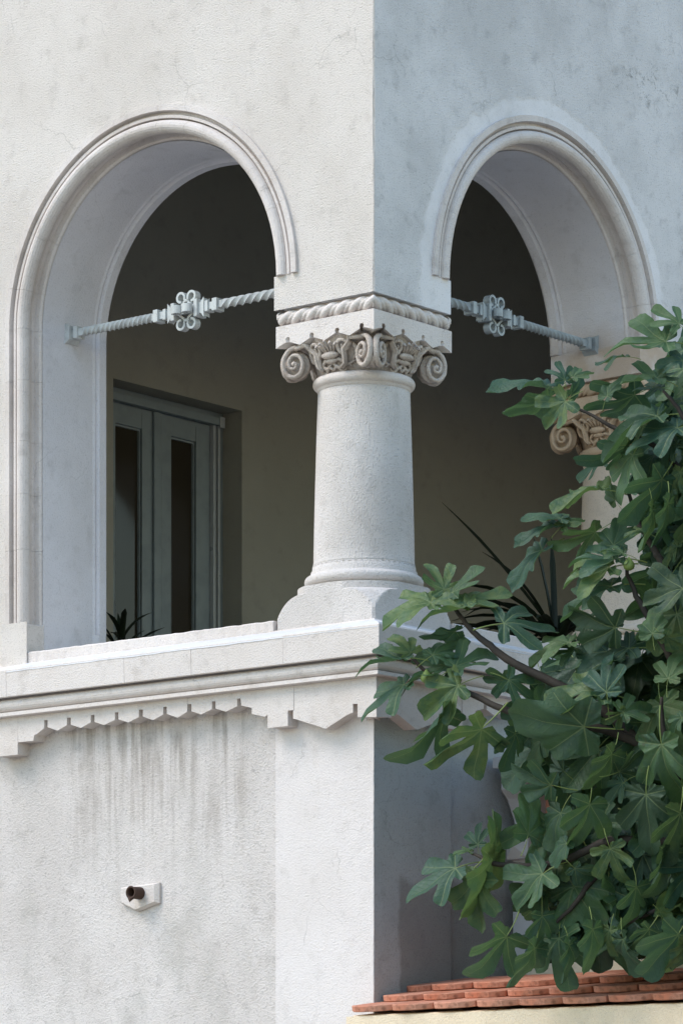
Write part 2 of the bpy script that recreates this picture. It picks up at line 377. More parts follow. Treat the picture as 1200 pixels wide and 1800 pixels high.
# side and underside of the impost and foot of the jamb
b.add([F1(IMP, 0, 3.0), F1(IMP, 0.40, 3.0), F1(IMP, 0.40, ZS), F1(IMP, 0, ZS)], [(0,1,2,3)])
b.add([F1(IMP, 0, ZS), F1(IMP, 0.4, ZS), F1(C1-R0, 0.4, ZS), F1(C1-R0, 0, ZS)], [(0,1,2,3)])
b.add([F1(C1+.579, 0, PAR), F1(C1+.579, .0715, PAR), F1(C1+.579, .0715, 2.05), F1(C1+.579, 0, 2.012)], [(0,1,2,3)])
b.add([F1(C1+.579, 0, 2.012), F1(C1+.579, .0715, 2.05), F1(C1+.64, .0715, 2.052), F1(C1+.64, 0, 2.052)], [(0,1,2,3)])
b.build('wall', M_wall1, house)['label'] = 'sunlit white roughcast wall'
# shaded wall with two arches and the added third
A2 = [(EW, TOPZ), (EW, 3.0), (IMP-.013, 3.0), (IMP-.013, ZS)] + arc(C2, R0-.005, 180, 90) + [(C2, TOPZ)]
xm = (C2 + C3) / 2
xm2 = (C3 + C4) / 2
polys = [A2]
for ca, cb_ in ((C2, C3), (C3, C4)):
    m_ = (ca + cb_) / 2
    polys.append([(ca, TOPZ)] + arc(ca, R0-.005, 90, 0) + [(m_ - .215, ZS), (m_ - .215, 3.0), (m_ + .215, 3.0), (m_ + .215, ZS)] + arc(cb_, R0-.005, 180, 90) + [(cb_, TOPZ)])
polys.append([(C4, TOPZ)] + arc(C4, R0-.005, 90, 0) + [(C4 + R0 - .005, PAR), (8, PAR), (8, TOPZ)])
b = MB()
for P in polys: b.add([F2(a, 0, z) for a, z in P], [tuple(range(len(P)))])
for x0 in (IMP-.013, xm-.215, xm+.215, xm2-.215, xm2+.215): b.add([F2(x0, 0, 3.0), F2(x0, 0.4, 3.0), F2(x0, 0.4, ZS), F2(x0, 0, ZS)], [(0,1,2,3)])
for m_ in (xm, xm2): b.add([F2(m_-.215, 0, 3.0), F2(m_+.215, 0, 3.0), F2(m_+.215, .4, 3.0), F2(m_-.215, .4, 3.0)], [(0,1,2,3)])
b.add([F2(EW, 0, 3.0), F2(IMP-.013, 0, 3.0), F2(IMP-.013, .4, 3.0), F2(EW, .4, 3.0)], [(0,1,2,3)])
for x0, x1 in ((IMP-.013, C2-R0), (xm-.215, C2+R0), (xm+.215, C3-R0), (xm2-.215, C3+R0), (xm2+.215, C4-R0)): b.add([F2(x0, 0, ZS), F2(x1, 0, ZS), F2(x1, .4, ZS), F2(x0, .4, ZS)], [(0,1,2,3)])
b.build('wall', M_wall2, house)['label'] = 'grey roughcast wall in shade'
# slightly worn arris between the two walls
rows = []
zz = 3.0
while zz < TOPZ:
    j = random.uniform(-.001, .0035) + .0012 * math.sin(zz * 9)
    rows.append([(EW, 0, zz), (EW*.45 + j, EW*.12 + j, zz), (EW*.12 + j, EW*.45 + j, zz), (0, EW, zz)]); zz += 0.03
rows.append([(EW, 0, TOPZ), (EW*.45, EW*.12, TOPZ), (EW*.12, EW*.45, TOPZ), (0, EW, TOPZ)])
MB().grid(rows).build('corner_arris', M_wall1, house, smooth=True)

# moulded arches: the reveal is the part, its stones are pieces
def profile():
    p = [(R0, .004), (R0, -.012), (.661, -.013), (.658, .010), (.649, .010), (.647, -.004), (.637, -.004), (.634, .018)]
    for i in range(11):
        a = R(-20 + 215 * i / 10); p.append((.610 + .0225 * math.cos(a), .010 - .027 * math.sin(a)))
    p += [(.598, .032), (.604, .046), (.604, .060), (.584, .062), (.579, .068), (.577, .078)]
    return p
PROF = profile()
def moulded_arch(fn, c, foot, dr, group_mat):
    # reveal and its back bead
    back = [(RR, .072), (RR, .335), (RR - .004, .345), (RR + .001, .352), (RR - .012, .36), (RR - .014, .392), (RR - .004, .405), (RR + .25, .405)]
    st = []
    if foot is not None: st += [('j', foot + (ZS - foot) * i / 6) for i in range(6)]
    st += [('a', 180.0 * i / 48) for i in range(49)]
    def place(r, d, s_):
        r += dr
        if s_[0] == 'j': return fn(c + r, d, s_[1])
        return fn(c + r * math.cos(R(s_[1])), d, ZS + r * math.sin(R(s_[1])))
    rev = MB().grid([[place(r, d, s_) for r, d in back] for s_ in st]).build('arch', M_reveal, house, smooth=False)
    # stones
    segs = []
    if foot is not None:
        z0 = foot
        cuts = [foot, foot + .27, foot + .47, foot + .66, foot + .88, ZS]
        segs += [[('j', a + (b_ - a) * i / 2) for i in range(3)] for a, b_ in zip(cuts, cuts[1:])]
    ang = [0, 13, 31, 46, 63, 77, 95, 109, 127, 142, 158, 180]
    segs += [[('a', a + (b_ - a) * i / 5) for i in range(6)] for a, b_ in zip(ang, ang[1:])]
    for q in segs:
        g_ = 0.0004
        j = random.uniform(-.0003, .0003)
        (k0, a0), (k1, a1) = q[0], q[-1]
        q = list(q)
        if k0 == 'j': q[0] = ('j', a0 + g_); q[-1] = ('j', a1 - g_)
        else: q[0] = ('a', a0 + math.degrees(g_ / .63)); q[-1] = ('a', a1 - math.degrees(g_ / .63))
        m_ = MB(); ring = PROF + [(.60, .09), (R0, .09)]
        m_.grid([[place(r, d + j, s_) for r, d in ring] for s_ in q], True, True)
        o = m_.build('moulding_stone', M_arch, rev, smooth=False)
    return rev
moulded_arch(F1, C1, 2.05, 0, M_arch)
moulded_arch(F2, C2, None, -.005, M_arch)
moulded_arch(F2, C3, None, -.005, M_arch)
moulded_arch(F2, C4, None, -.005, M_arch)
# inner faces of the two outer walls, seen from the loggia
def inner(fn, c_list, s0, s1, foots):
    b = MB(); prev = s0
    for c, ft in zip(c_list, foots):
        ri = RR + .2
        P = [(prev, TOPZ), (prev, ZS)] + arc(c, ri, 180, 90) + [(c, TOPZ)]
        b.add([fn(a, .401, z) for a, z in P], [tuple(range(len(P)))])
        nxt = s1 if c == c_list[-1] else (c + c_list[c_list.index(c)+1]) / 2
        low = ZS if ft else 0.95
        P = [(c, TOPZ)] + arc(c, ri, 90, 0) + [(c + ri, low), (nxt, low), (nxt, TOPZ)] if nxt > c + ri else [(c, TOPZ)] + [p for p in arc(c, ri, 90, 0) if p[0] < nxt] + [(nxt, TOPZ)]
        b.add([fn(a, .401, z) for a, z in P], [tuple(range(len(P)))]); prev = nxt
    return b
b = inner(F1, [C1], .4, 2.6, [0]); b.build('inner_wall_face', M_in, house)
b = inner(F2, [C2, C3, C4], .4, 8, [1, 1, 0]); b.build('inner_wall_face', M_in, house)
# jamb reveal of the lit arch down to the parapet
b = MB()
b.add([F1(C1+RR, .0715, 1.86), F1(C1+RR, .335, 1.86), F1(C1+RR, .335, 2.05), F1(C1+RR, .0715, 2.05)], [(0,1,2,3)])
b.add([F1(C1+RR-.012, .355, 1.86), F1(C1+RR-.014, .392, 1.86), F1(C1+RR-.014, .392, 2.05), F1(C1+RR-.012, .355, 2.05)], [(0,1,2,3)])
b.add([F1(C1+RR, .335, 1.86), F1(C1+RR-.012, .355, 1.86), F1(C1+RR-.012, .355, 2.05), F1(C1+RR, .335, 2.05)], [(0,1,2,3)])
b.add([F1(C1+RR, .0715, 2.052), F1(C1+R0, .0715, 2.052), F1(C1+R0, .0715, 1.86), F1(C1+RR, .0715, 1.86)], [(0,1,2,3)])
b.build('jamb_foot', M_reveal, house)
b = MB().extrude([(C1+.5745, 1.902), (C1+.5745, 2.051), (C1+.69, 2.051), (C1+.69, 1.902)], F1, -.017, .074)
b.build('jamb_plinth', M_wall1, house, bevel=.005, seg=2)
# far jamb of the added outer arch beyond the frame
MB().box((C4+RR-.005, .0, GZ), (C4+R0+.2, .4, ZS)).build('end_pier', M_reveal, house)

# loggia inside: parapet walls, floor, back wall with the door recess, ceiling, end wall
UB = 2.48
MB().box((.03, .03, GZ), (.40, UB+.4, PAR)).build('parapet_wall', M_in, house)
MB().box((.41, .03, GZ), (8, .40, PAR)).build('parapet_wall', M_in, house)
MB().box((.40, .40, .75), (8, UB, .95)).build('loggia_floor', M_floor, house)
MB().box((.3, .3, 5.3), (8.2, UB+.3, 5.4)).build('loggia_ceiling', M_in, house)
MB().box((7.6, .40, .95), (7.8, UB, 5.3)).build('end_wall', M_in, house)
DV0, DV1, DZ = 1.418, 2.216, 3.303
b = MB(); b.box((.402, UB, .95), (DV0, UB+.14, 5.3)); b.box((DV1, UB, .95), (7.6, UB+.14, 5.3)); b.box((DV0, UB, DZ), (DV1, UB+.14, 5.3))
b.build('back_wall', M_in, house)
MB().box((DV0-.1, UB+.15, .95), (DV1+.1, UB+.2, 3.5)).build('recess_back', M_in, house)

# glazed double door in the recess
DU = UB + .105
door = MB().box((DV0, DU, DZ - .055), (DV1, DU+.05, DZ)).box((DV0, DU, .95), (DV0+.045, DU+.05, DZ-.0555)).box((DV1-.045, DU, .95), (DV1, DU+.05, DZ-.0555)).build('door', M_door, house, bevel=.003)
door['label'] = 'grey painted glazed double door in a recess'
LZ = DZ - .058; XM = 1.806
def leaf_door(a, b_):
    st = .088
    m_ = MB().box((a, DU+.008, .97), (a+st, DU+.046, LZ)).box((b_-st, DU+.008, .97), (b_, DU+.046, LZ)).box((a+st, DU+.008, LZ-.085), (b_-st, DU+.046, LZ)).box((a+st, DU+.008, .97), (b_-st, DU+.046, 1.2))
    lf = m_.build('door_leaf', M_door, door, bevel=.004)
    MB().box((a+st-.004, DU+.028, 1.19), (b_-st+.004, DU+.034, LZ-.08)).build('pane', M_glass, door)
    f_ = MB()
    for x0 in (a+st, b_-st-.008): f_.box((x0, DU+.018, 1.2), (x0+.008, DU+.029, LZ-.085))
    f_.box((a+st+.008, DU+.018, LZ-.093), (b_-st-.008, DU+.029, LZ-.085)); f_.build('glazing_bead', M_door, door)
leaf_door(DV0+.047, XM-.002); leaf_door(XM+.002, DV1-.075)
MB().box((XM-.028, DU-.006, .98), (XM+.018, DU+.007, LZ-.003)).build('astragal', M_door, door, bevel=.004)
MB().box((DV1-.073, DU-.012, .96), (DV1-.058, DU+.03, LZ-.0)).build('shutter_track', M_track, door, bevel=.002)
MB().box((DV1-.05, DU-.018, .96), (DV1-.036, DU-.001, LZ-.0)).build('shutter_track', M_track, door, bevel=.002)
MB().box((DV0+.01, DU-.03, LZ-.002), (DV1-.03, DU-.0005, LZ+.03)).build('shutter_rail', M_door, door, bevel=.003)
MB().box((DV1-.058, DU-.036, LZ-.012), (DV1-.028, DU-.031, LZ+.034)).build('end_cap', M_track, door, bevel=.002)

# ------------------------------------------------------------------ cornice under the openings, mitred round the corner
def sweep(fn, prof, s0, s1, name, mat, mitre=False, smooth=False, parent=house, n=1):
    rows = []
    for i in range(n + 1):
        s_ = s0 + (s1 - s0) * i / n
        rows.append([fn((-p if (mitre and i == 0) else s_), -p, z) for p, z in prof])
    return MB().grid(rows, True, True).build(name, mat, parent, smooth=smooth)
SLAB = [(.02, 1.79), (.094, 1.776), (.100, 1.779), (.102, 1.872), (.098, 1.878), (.045, 1.893), (.012, 1.905), (.006, 1.912), (-.05, 1.915), (-.05, 1.79)]
def torus_prof():
    p = [(-.02, 1.792), (.052, 1.790), (.056, 1.775)]
    for i in range(9):
        a = R(80 - 160 * i / 8); p.append((.058 + .024 * math.cos(a), 1.752 + .023 * math.sin(a)))
    return p + [(.066, 1.728), (.078, 1.726), (.079, 1.713), (.07, 1.711), (-.02, 1.711)]
TOR = torus_prof()
def cornice(fn, cuts, mat_slab):
    for i, (a, b_) in enumerate(zip(cuts, cuts[1:])):
        j = random.uniform(-.0008, .0008)
        sweep(fn, [(p + j, z) for p, z in SLAB], a + (.0007 if i else 0), b_ - .0007, 'coping_stone', mat_slab, mitre=(i == 0))
    sweep(fn, TOR, 0, cuts[-1], 'roll_moulding', M_trim, mitre=True)
cornice(F1, [0, .31, .72, 1.03, 1.60, 2.2, 3.0, 6.0], M_trim)
cornice(F2, [0, .42, .95, 1.5, 2.2, 3.1, 4.2, 8.0], M_trim)
# whitewashed weathering strip on the coping and the low upstand behind it
for fn, e in ((F1, C1 + .59), (F2, 8.0)):
    n = 60; rows = []
    for i in range(n + 1):
        s_ = e * i / n
        w_ = .1015; wj = random.uniform(.0, .0025)
        pr = [(.1028, 1.8665 - wj), (.0988, 1.8795), (.045, 1.8945), (.012, 1.907)]
        rows.append([fn(-p if i == 0 else s_, -p, z) for p, z in pr])
    MB().grid(rows).build('weathering', M_wash, house, smooth=True)
    prof = [(.008, 1.895), (.010, 1.942), (.004, 1.947), (-.30, 1.95), (-.30, 1.895)]
    rows = []
    for i in range(n + 1):
        s_ = .43 + (e - .43) * i / n; jz = random.uniform(-.0012, .0012); jp = random.uniform(-.0012, .0012)
        rows.append([fn(s_, -p + jp, z + (jz if z > 1.9 else 0)) for p, z in prof])
    MB().grid(rows, True, True).build('parapet_upstand', M_trim, house)

# toothed apron under the cornice
def apron(fn, far_end):
    D0, D1 = -.052, .03
    pcs = []
    top = 1.716
    pcs.append([(-.052, top), (-.052, 1.577), (.026, 1.583), (.026, 1.628), (.05, 1.628), (.05, top)])                         # corner block
    pcs.append([(.05, top), (.05, 1.60), (.075, 1.594), (.165, 1.556), (.30, 1.60), (.305, 1.60), (.305, top)])                 # broad pointed tooth
    pcs.append([(.305, top), (.305, 1.63), (.33, 1.63), (.33, 1.578), (.416, 1.578), (.416, top)])                             # block
    pcs.append([(.416, top), (.416, 1.622), (.432, 1.618), (.487, 1.632), (.487, 1.652), (.534, 1.664), (.538, 1.692), (.538, top)])
    notch = [.545, .66, .771, .883, .996, 1.11, 1.225, 1.339, 1.451]
    pcs.append([(.538, top), (.538, 1.689), (.5555, 1.689), (.5555, top)])
    for i in range(8):
        a, b_ = notch[i] + .0105, notch[i+1] - .0105; j = random.uniform(-.003, .003)
        pcs.append([(a, top), (a, 1.663), ((a+b_)/2 + j, 1.648 + j*.5), (b_, 1.663), (b_, 1.689), (b_+.021, 1.689), (b_+.021, top)])
    pcs.append([(1.4615, top), (1.4615, 1.661), (1.498, 1.643), (1.51, 1.640), (1.515, 1.621), (1.583, 1.621), (1.592, 1.621), (1.592, top)])
    pcs.append([(1.592, top), (1.592, 1.577), (1.70, 1.577), (1.70, top)])
    pcs.append([(1.70, top), (1.70, 1.622), (1.78, 1.632), (1.78, 1.652), (1.84, 1.684), (far_end, 1.684), (far_end, top)])
    # broad slabs of stone joined by their joints: each piece is its own
    for i, P in enumerate(pcs):
        j = random.uniform(-.0012, .0012)
        mb = MB().extrude(P, fn, D0 + j, D1, (lambda a: max(a, -.0)) if i == 0 else None)
        mb.build('apron_stone', M_trim, house, bevel=.0016, seg=1)
apron(F1, 6.0); 
def F2s(a, d, z): return F2(a, d + (.0008 if a <= -.05 else 0), z)
apron(F2s, 8.0)

# lower walls: proud corner pilaster and streaked roughcast field
MB().extrude([(.003, GZ), (.428, GZ), (.428, 1.712), (.003, 1.712)], F1, .002, .05).build('corner_pilaster', M_pil, house)
MB().extrude([(.003, GZ), (.423, GZ), (.423, 1.712), (.003, 1.712)], F2, .002, .05).build('corner_pilaster', M_low2, house)
rows = []; z_ = GZ
while z_ < 1.72:
    j = random.uniform(-.001, .003) + .001 * math.sin(z_ * 11)
    rows.append([(.0015, .004, z_), (.001 + j, .001 + j, z_), (.004, .0015, z_)]); z_ += .028
MB().grid(rows).build('corner_arris', M_pil, house, smooth=True)
MB().extrude([(.428, GZ), (6, GZ), (6, 1.712), (.428, 1.712)], F1, .011, .06).build('lower_wall', M_low1, house)['label'] = 'streaked roughcast wall below the sill'
MB().extrude([(.423, GZ), (8, GZ), (8, 1.712), (.423, 1.712)], F2, .012, .06).build('lower_wall', M_low2, house)['label'] = 'patchy grey lower wall in shade'

# ------------------------------------------------------------------ columns
def chip(m_): m_.v = [(a + random.uniform(-.0011, .0011), b_ + random.uniform(-.0011, .0011), c + random.uniform(-.0011, .0011)) for a, b_, c in m_.v]
def column(cv, cu, capmat, first, M_col):
    """corner column: square cushion foot, torus base, tapering shaft, necking, carved capital, abacus and cable"""
    h = .2125
    def ring(r, z, n=48): return [(cv + r * math.cos(2*math.pi*k/n), cu + r * math.sin(2*math.pi*k/n), z) for k in range(n)]
    prof = [(.176, 2.128), (.1735, 2.14)] + [(.172 - .0155 * (i/14)**1.25, 2.145 + (2.738 - 2.145) * i / 14) for i in range(15)]
    shaft = MB().grid([ring(r, z) for r, z in prof], True, True).build('column', M_col, house, smooth=True)
    shaft['label'] = 'tapering stone column with carved capital at the house corner' if first else ('tawny second column behind the fig leaves' if cv < 2.5 else 'third column of the shaded arcade, added out of view')
    # base mouldings
    p = [(.17, 2.052), (.192, 2.052), (.196, 2.058)]
    for i in range(9):
        a = R(-85 + 170 * i / 8); p.append((.184 + .019 * math.cos(a), 2.079 + .019 * math.sin(a)))
    p += [(.184, 2.1), (.181, 2.104), (.181, 2.112), (.1765, 2.118), (.1755, 2.132), (.16, 2.134)]
    MB().grid([ring(r, z, 56) for r, z in p], True, True).build('base_moulding', M_col, shaft, smooth=True)
    # cushion foot: square below, rounded corners above
    rows = []; N = 160
    for i in range(33):
        t = i / 32; z = 1.90 + .153 * t
        q_ = min(1, max(0, (z - 1.918) / .110)); rz = .226 + .078 * (math.sqrt(max(0, 1 - q_ ** 2)) * .75 + .25 * (1 - q_))
        row = []
        for k in range(N):
            a = 2*math.pi*(k + .5) / N; c_, s_ = math.cos(a), math.sin(a)
            sq = h / max(abs(c_), abs(s_))
            r = min(sq, rz); row.append((cv + r*c_, cu + r*s_, z))
        rows.append(row)
    MB().grid(rows, True, True).build('cushion_foot', M_col, shaft)
    # necking
    p = [(.150, 2.722), (.158, 2.724), (.160, 2.733)]
    for i in range(9):
        a = R(-80 + 160 * i / 8); p.append((.158 + .0165 * math.cos(a), 2.752 + .0175 * math.sin(a)))
    p += [(.158, 2.771), (.15, 2.772)]
    MB().grid([ring(r, z) for r, z in p], True, True).build('necking', M_trim if first else capmat, shaft, smooth=True)
    # bell
    p = [(.150, 2.768), (.158, 2.785), (.165, 2.81), (.178, 2.84), (.196, 2.868), (.205, 2.89), (.205, 2.90)]
    MB().grid([ring(r, z) for r, z in p], True, True).build('capital_bell', capmat, shaft, smooth=True)
    def bell_r(z):
        for (r0, z0), (r1, z1) in zip(p, p[1:]):
            if z <= z1: return r0 + (r1 - r0) * max(0, (z - z0)) / max(1e-6, z1 - z0)
        return .205
    # volutes: a pair of scrolls at each corner
    for qa in (45, 135, 225, 315):
        dg = Vector((math.cos(R(qa)), math.sin(R(qa)), 0))
        for sgn in (-1, 1):
            rot = Matrix.Rotation(R(-sgn * 26), 3, 'Z')
            side = Vector((-dg.y, dg.x, 0)) * sgn; d2 = rot @ dg; nn_ = rot @ side
            ctr = Vector((cv, cu, 0)) + dg * .236 + side * .021
            zc = 2.812; Zv = Vector((0, 0, 1))
            pts, rad = [], []
            n = 54
            for i in range(n + 1):
                t = i / n; a = R(115) - t * R(360 * 1.9)
                rr = .047 * (1 - t) ** .95 + .006
                pts.append(ctr + d2 * (math.cos(a) * rr * .9) + Zv * (zc + math.sin(a) * rr * 1.1) + nn_ * (.004 + .013 * t))
                rad.append(.0052 * (1 - t) ** .6 + .0034)
            m_ = MB().tube(pts, rad, 7, (nn_, 1.35))
            # web behind the scroll, its outer band and the eye
            m_.tube([ctr + Zv * zc - nn_ * .018, ctr + Zv * zc - nn_ * .005], [.050, .047], 22)
            m_.ball(ctr + Zv * zc + nn_ * .016, .0085, 8, 6)
            # stem that sweeps from the scroll back to the foot of the bell
            base = Vector((cv, cu, 0))
            ax = Matrix.Rotation(R(sgn * 20), 3, 'Z') @ dg; ax2 = Matrix.Rotation(R(sgn * 27), 3, 'Z') @ dg; ax3 = Matrix.Rotation(R(sgn * 31), 3, 'Z') @ dg
            st = [(Matrix.Rotation(R(sgn * 6), 3, 'Z') @ dg, .238, 2.864), (ax, .222, 2.869), (ax, .205, 2.858), (ax2, .190, 2.835), (ax2, .182, 2.81), (ax2, .177, 2.79), (ax3, .173, 2.778)]
            m_.tube([base + a_ * r_ + Vector((0, 0, z_)) for a_, r_, z_ in st], [.008, .009, .0105, .0115, .0105, .0095, .006], 7)
            m_.tube([base + a_ * (r_ + .010) + Vector((0, 0, z_)) for a_, r_, z_ in st[1:]], [.0035, .004, .0045, .0045, .004, .003], 6)
            chip(m_); m_.build('volute', capmat, shaft, smooth=True)
    # carved leaves on each face
    for qa in (0, 90, 180, 270):
        nrm = Vector((math.cos(R(qa)), math.sin(R(qa)), 0)); tan = Vector((-nrm.y, nrm.x, 0))
        def on(s_, z, out=.0):
            r = bell_r(z); q = math.sqrt(max(r*r - s_*s_, .01))
            return Vector((cv, cu, z)) + tan * s_ + nrm * (q + out)
        m_ = MB()
        m_.ball(on(0, 2.823, .012), (.036, .016, .0125), 12, 8, (tan, nrm, Vector((0,0,1))))
        m_.ball(on(0, 2.806, .008), (.026, .014, .009), 10, 6, (tan, nrm, Vector((0,0,1))))
        for s_ in (-.030, -.016, 0, .016, .030):
            tip = on(s_ * 1.35, 2.866 - abs(s_) * .35, .022)
            m_.tube([on(s_ * .6, 2.832, .008), on(s_ * .95, 2.850, .015), tip, tip + nrm * .006 + Vector((0, 0, -.008))], [.0045, .0056, .0048, .0025], 6)
        for sg in (-1, 1):
            pts, rad = [], []
            for i in range(22):
                t = i / 21; a = R(-60) + t * R(500); rr = .022 * (1 - t) + .004
                pts.append(on(sg * (.062 - math.cos(a) * rr), 2.846 + math.sin(a) * rr, .012 + .006 * t)); rad.append(.0050 * (1 - t) + .0025)
            m_.tube(pts, rad, 6)
            for z0, s1 in ((2.804, .085), (2.792, .07), (2.782, .05)):
                pts = [on(sg * s1 * t, z0 + .008 * math.sin(t * 8 + z0 * 300) - .006 * t, .007) for t in [i / 9 for i in range(10)]]
                m_.tube(pts, [.0030 + .0036 * math.sin(math.pi * min(1, i / 9 + .05)) for i in range(10)], 6)
            m_.tube([on(sg * .088, 2.862, .010), on(sg * .098, 2.84, .012), on(sg * .092, 2.818, .012), on(sg * .078, 2.805, .012)], [.004, .010, .010, .003], 6)
        chip(m_); m_.build('carved_leaf', capmat, shaft, smooth=True)
    # abacus with a scalloped, drilled lower edge
    S = 2 * h
    def sc_poly():
        P = [(0, 2.944), (0, 2.874), (.022, 2.882), (.046, 2.888)]
        hs = [.052, .158, .268, .373]
        for i, x in enumerate(hs):
            P += [(x - .0075, 2.886), (x - .0095, 2.895), (x - .006, 2.9025), (x + .006, 2.9025), (x + .0095, 2.895), (x + .0075, 2.886)]
            if i < 3: P += [((x + hs[i+1]) / 2, 2.869)]
        return P + [(S - .02, 2.878), (S, 2.870), (S, 2.944)]
    P = sc_poly()
    ab = MB()
    cs = [(lambda a, d, z: (cv - h + d, cu - h + a, z)), (lambda a, d, z: (cv - h + a, cu - h + d, z)),
          (lambda a, d, z: (cv + h - d, cu - h + a, z)), (lambda a, d, z: (cv - h + a, cu + h - d, z))]
    for fn in cs:
        ab.extrude(P, fn, .0, .05, lambda a: h + (a - h) * (1 - .05 / h))
    ab.box((cv - h + .03, cu - h + .03, 2.898), (cv + h - .03, cu + h - .03, 2.9435))
    ab.build('abacus', M_trim if first else capmat, shaft)
    # cable moulding and the sunk band it lies in
    MB().box((cv - h + .024, cu - h + .024, 2.940), (cv + h - .024, cu + h - .024, 3.004)).build('cable_bed', M_trim if first else capmat, shaft)
    cb = MB()
    for fn, tw in zip(cs, (1, 1, 1, 1)):
        rows = []
        ns = 190
        for i in range(ns + 1):
            s_ = -.0 + S * i / ns
            row = []
            for k in range(24):
                th = 2*math.pi*k/24
                t = (s_ / .062 + th / (2*math.pi) * 2.0 * tw) % 1.0
                rr = .0255 * ((.52 + .48 * math.sin(math.pi * t / .66) ** .45) if t < .66 else (.52 + .30 * math.sin(math.pi * (t - .66) / .34) ** .6))
                d = .022 - rr * math.cos(th); z = 2.972 + rr * math.sin(th)
                ss = min(max(s_, d), S - d)
                row.append(fn(ss, d, z))
            rows.append(row)
        cb.grid(rows, True, True)
    cb.build('cable_moulding', M_trim if first else capmat, shaft, smooth=True)
column(.2135, .2135, M_cap, True, M_col)
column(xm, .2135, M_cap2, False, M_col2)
column(xm2, .2135, M_cap, False, M_col)

# ------------------------------------------------------------------ twisted tie rods
def tie_rod(axis, s0, s1, mid, label, mat):
    # axis 'u': lit arch, axis 'v': shaded arch; rod runs from the pier (s0) to the far jamb (s1)
    D, Z = .216, 3.128
    fn = (lambda s_, d, z: (D + d, s_, Z + z)) if axis == 'u' else (lambda s_, d, z: (s_, D + d, Z + z))
    root = thing('tie_rod', label, 'tie rod', (D, mid, Z) if axis == 'u' else (mid, D, Z), 'wrought iron tie rods across the arches')
    hb = .0125
    def bar(a, b_, turns, n):
        rows = []
        for i in range(n + 1):
            s_ = a + (b_ - a) * i / n; th = 2*math.pi * turns * i / n
            rows.append([fn(s_, 1.414*hb*math.cos(th + R(45 + 90*k)), 1.414*hb*math.sin(th + R(45 + 90*k))) for k in range(4)])
        return MB().grid(rows, True, True)
    L0, L1 = mid - .165, mid + .165
    bar(s0, L0, 3.0, 90).build('twisted_bar', mat, root)
    bar(L1, s1 - .075, 3.75 if s1 - L1 > .35 else 3.0, 100).build('twisted_bar', mat, root)
    bar(L0 + .0005, L1 - .0005, 0, 1).build('centre_bar', mat, root, bevel=.0015)
    bar(s1 - .0745, s1 - .002, 0, 1).build('end_bar', mat, root)
    def blk(a, b_, hd, hz, name='collar'):
        x, y = fn(a, -hd, -hz), fn(b_, hd, hz); MB().box(x, y).build(name, mat, root, bevel=.002)
    for sg in (-1, 1):
        blk(mid + sg*.128, mid + sg*.150, .022, .022)
        blk(mid + sg*.092, mid + sg*.106, .019, .019)
        # flared notched block
        a = mid + sg * .060
        P = [(-.013, -.030), (.010, -.016), (.024, -.032), (.024, .032), (.010, .016), (-.013, .030)]
        MB().extrude([(a + sg * x, z) for x, z in P], lambda q, d, z: fn(q, d, z), -.016, .016).build('flared_collar', mat, root, bevel=.0015)
        blk(mid + sg*.046, mid + sg*.062, .026, .031)
    blk(s1 - .052, s1 - .034, .022, .022)
    # anchor plate, wedge shaped
    P = [(s1 - .002, -.036), (s1 - .002, .034), (s1 - .022, .026), (s1 - .022, -.022)]
    MB().extrude(P, lambda q, d, z: fn(q, d, z), -.030, .030).build('anchor_plate', mat, root, bevel=.002)
    # C scrolls above, below, in front and behind
    def strip(path, wdt, th, f):
        rows = []
        for i, (x, y) in enumerate(path):
            x0, y0 = path[max(0, i-1)]; x1, y1 = path[min(len(path)-1, i+1)]
            l_ = math.hypot(x1-x0, y1-y0) or 1; nx, ny = -(y1-y0)/l_, (x1-x0)/l_
            rows.append([f(x + nx*th, y + ny*th, -wdt), f(x - nx*th, y - ny*th, -wdt), f(x - nx*th, y - ny*th, wdt), f(x + nx*th, y + ny*th, wdt)])
        return MB().grid(rows, True, True)
    for q in range(4):
        for sg in (-1, 1):
            path = [(sg*.034, .010), (sg*.024, .018), (sg*.012, .026), (sg*.006, .036)]
            cx_, cy_, r_ = .0255, .047, .0185
            for i in range(17):
                a = R(200 - 300 * i / 16); rr = r_ * (1 - .18 * i / 16)
                path.append((sg * (cx_ + rr * math.cos(a)), cy_ + rr * math.sin(a)))
            if q in (2, 3): path = [(x, y * .72 + .002) for x, y in path]
            f = [lambda x, y, w_: fn(mid + x, w_, y), lambda x, y, w_: fn(mid + x, w_, -y),
                 lambda x, y, w_: fn(mid + x, -y, w_), lambda x, y, w_: fn(mid + x, y, w_)][q]
            strip(path, .014, .0042, f).build('scroll', mat, root)
        x, y = [(fn(mid-.008, -.016, .030), fn(mid+.008, .016, .040)), (fn(mid-.008, -.016, -.040), fn(mid+.008, .016, -.030)),
                (fn(mid-.008, -.032, -.016), fn(mid+.008, -.024, .016)), (fn(mid-.008, .024, -.016), fn(mid+.008, .032, .016))][q]
        MB().box(x, y).build('scroll_band', mat, root, bevel=.001)
tie_rod('u', IMP - .02, C1 + RR, 1.012, 'pale grey twisted iron tie rod with scrolls across the sunlit arch', M_iron)
tie_rod('v', IMP - .03, C2 + RR - .005, .955, 'darker grey twisted iron tie rod with scrolls across the shaded arch', M_iron2)

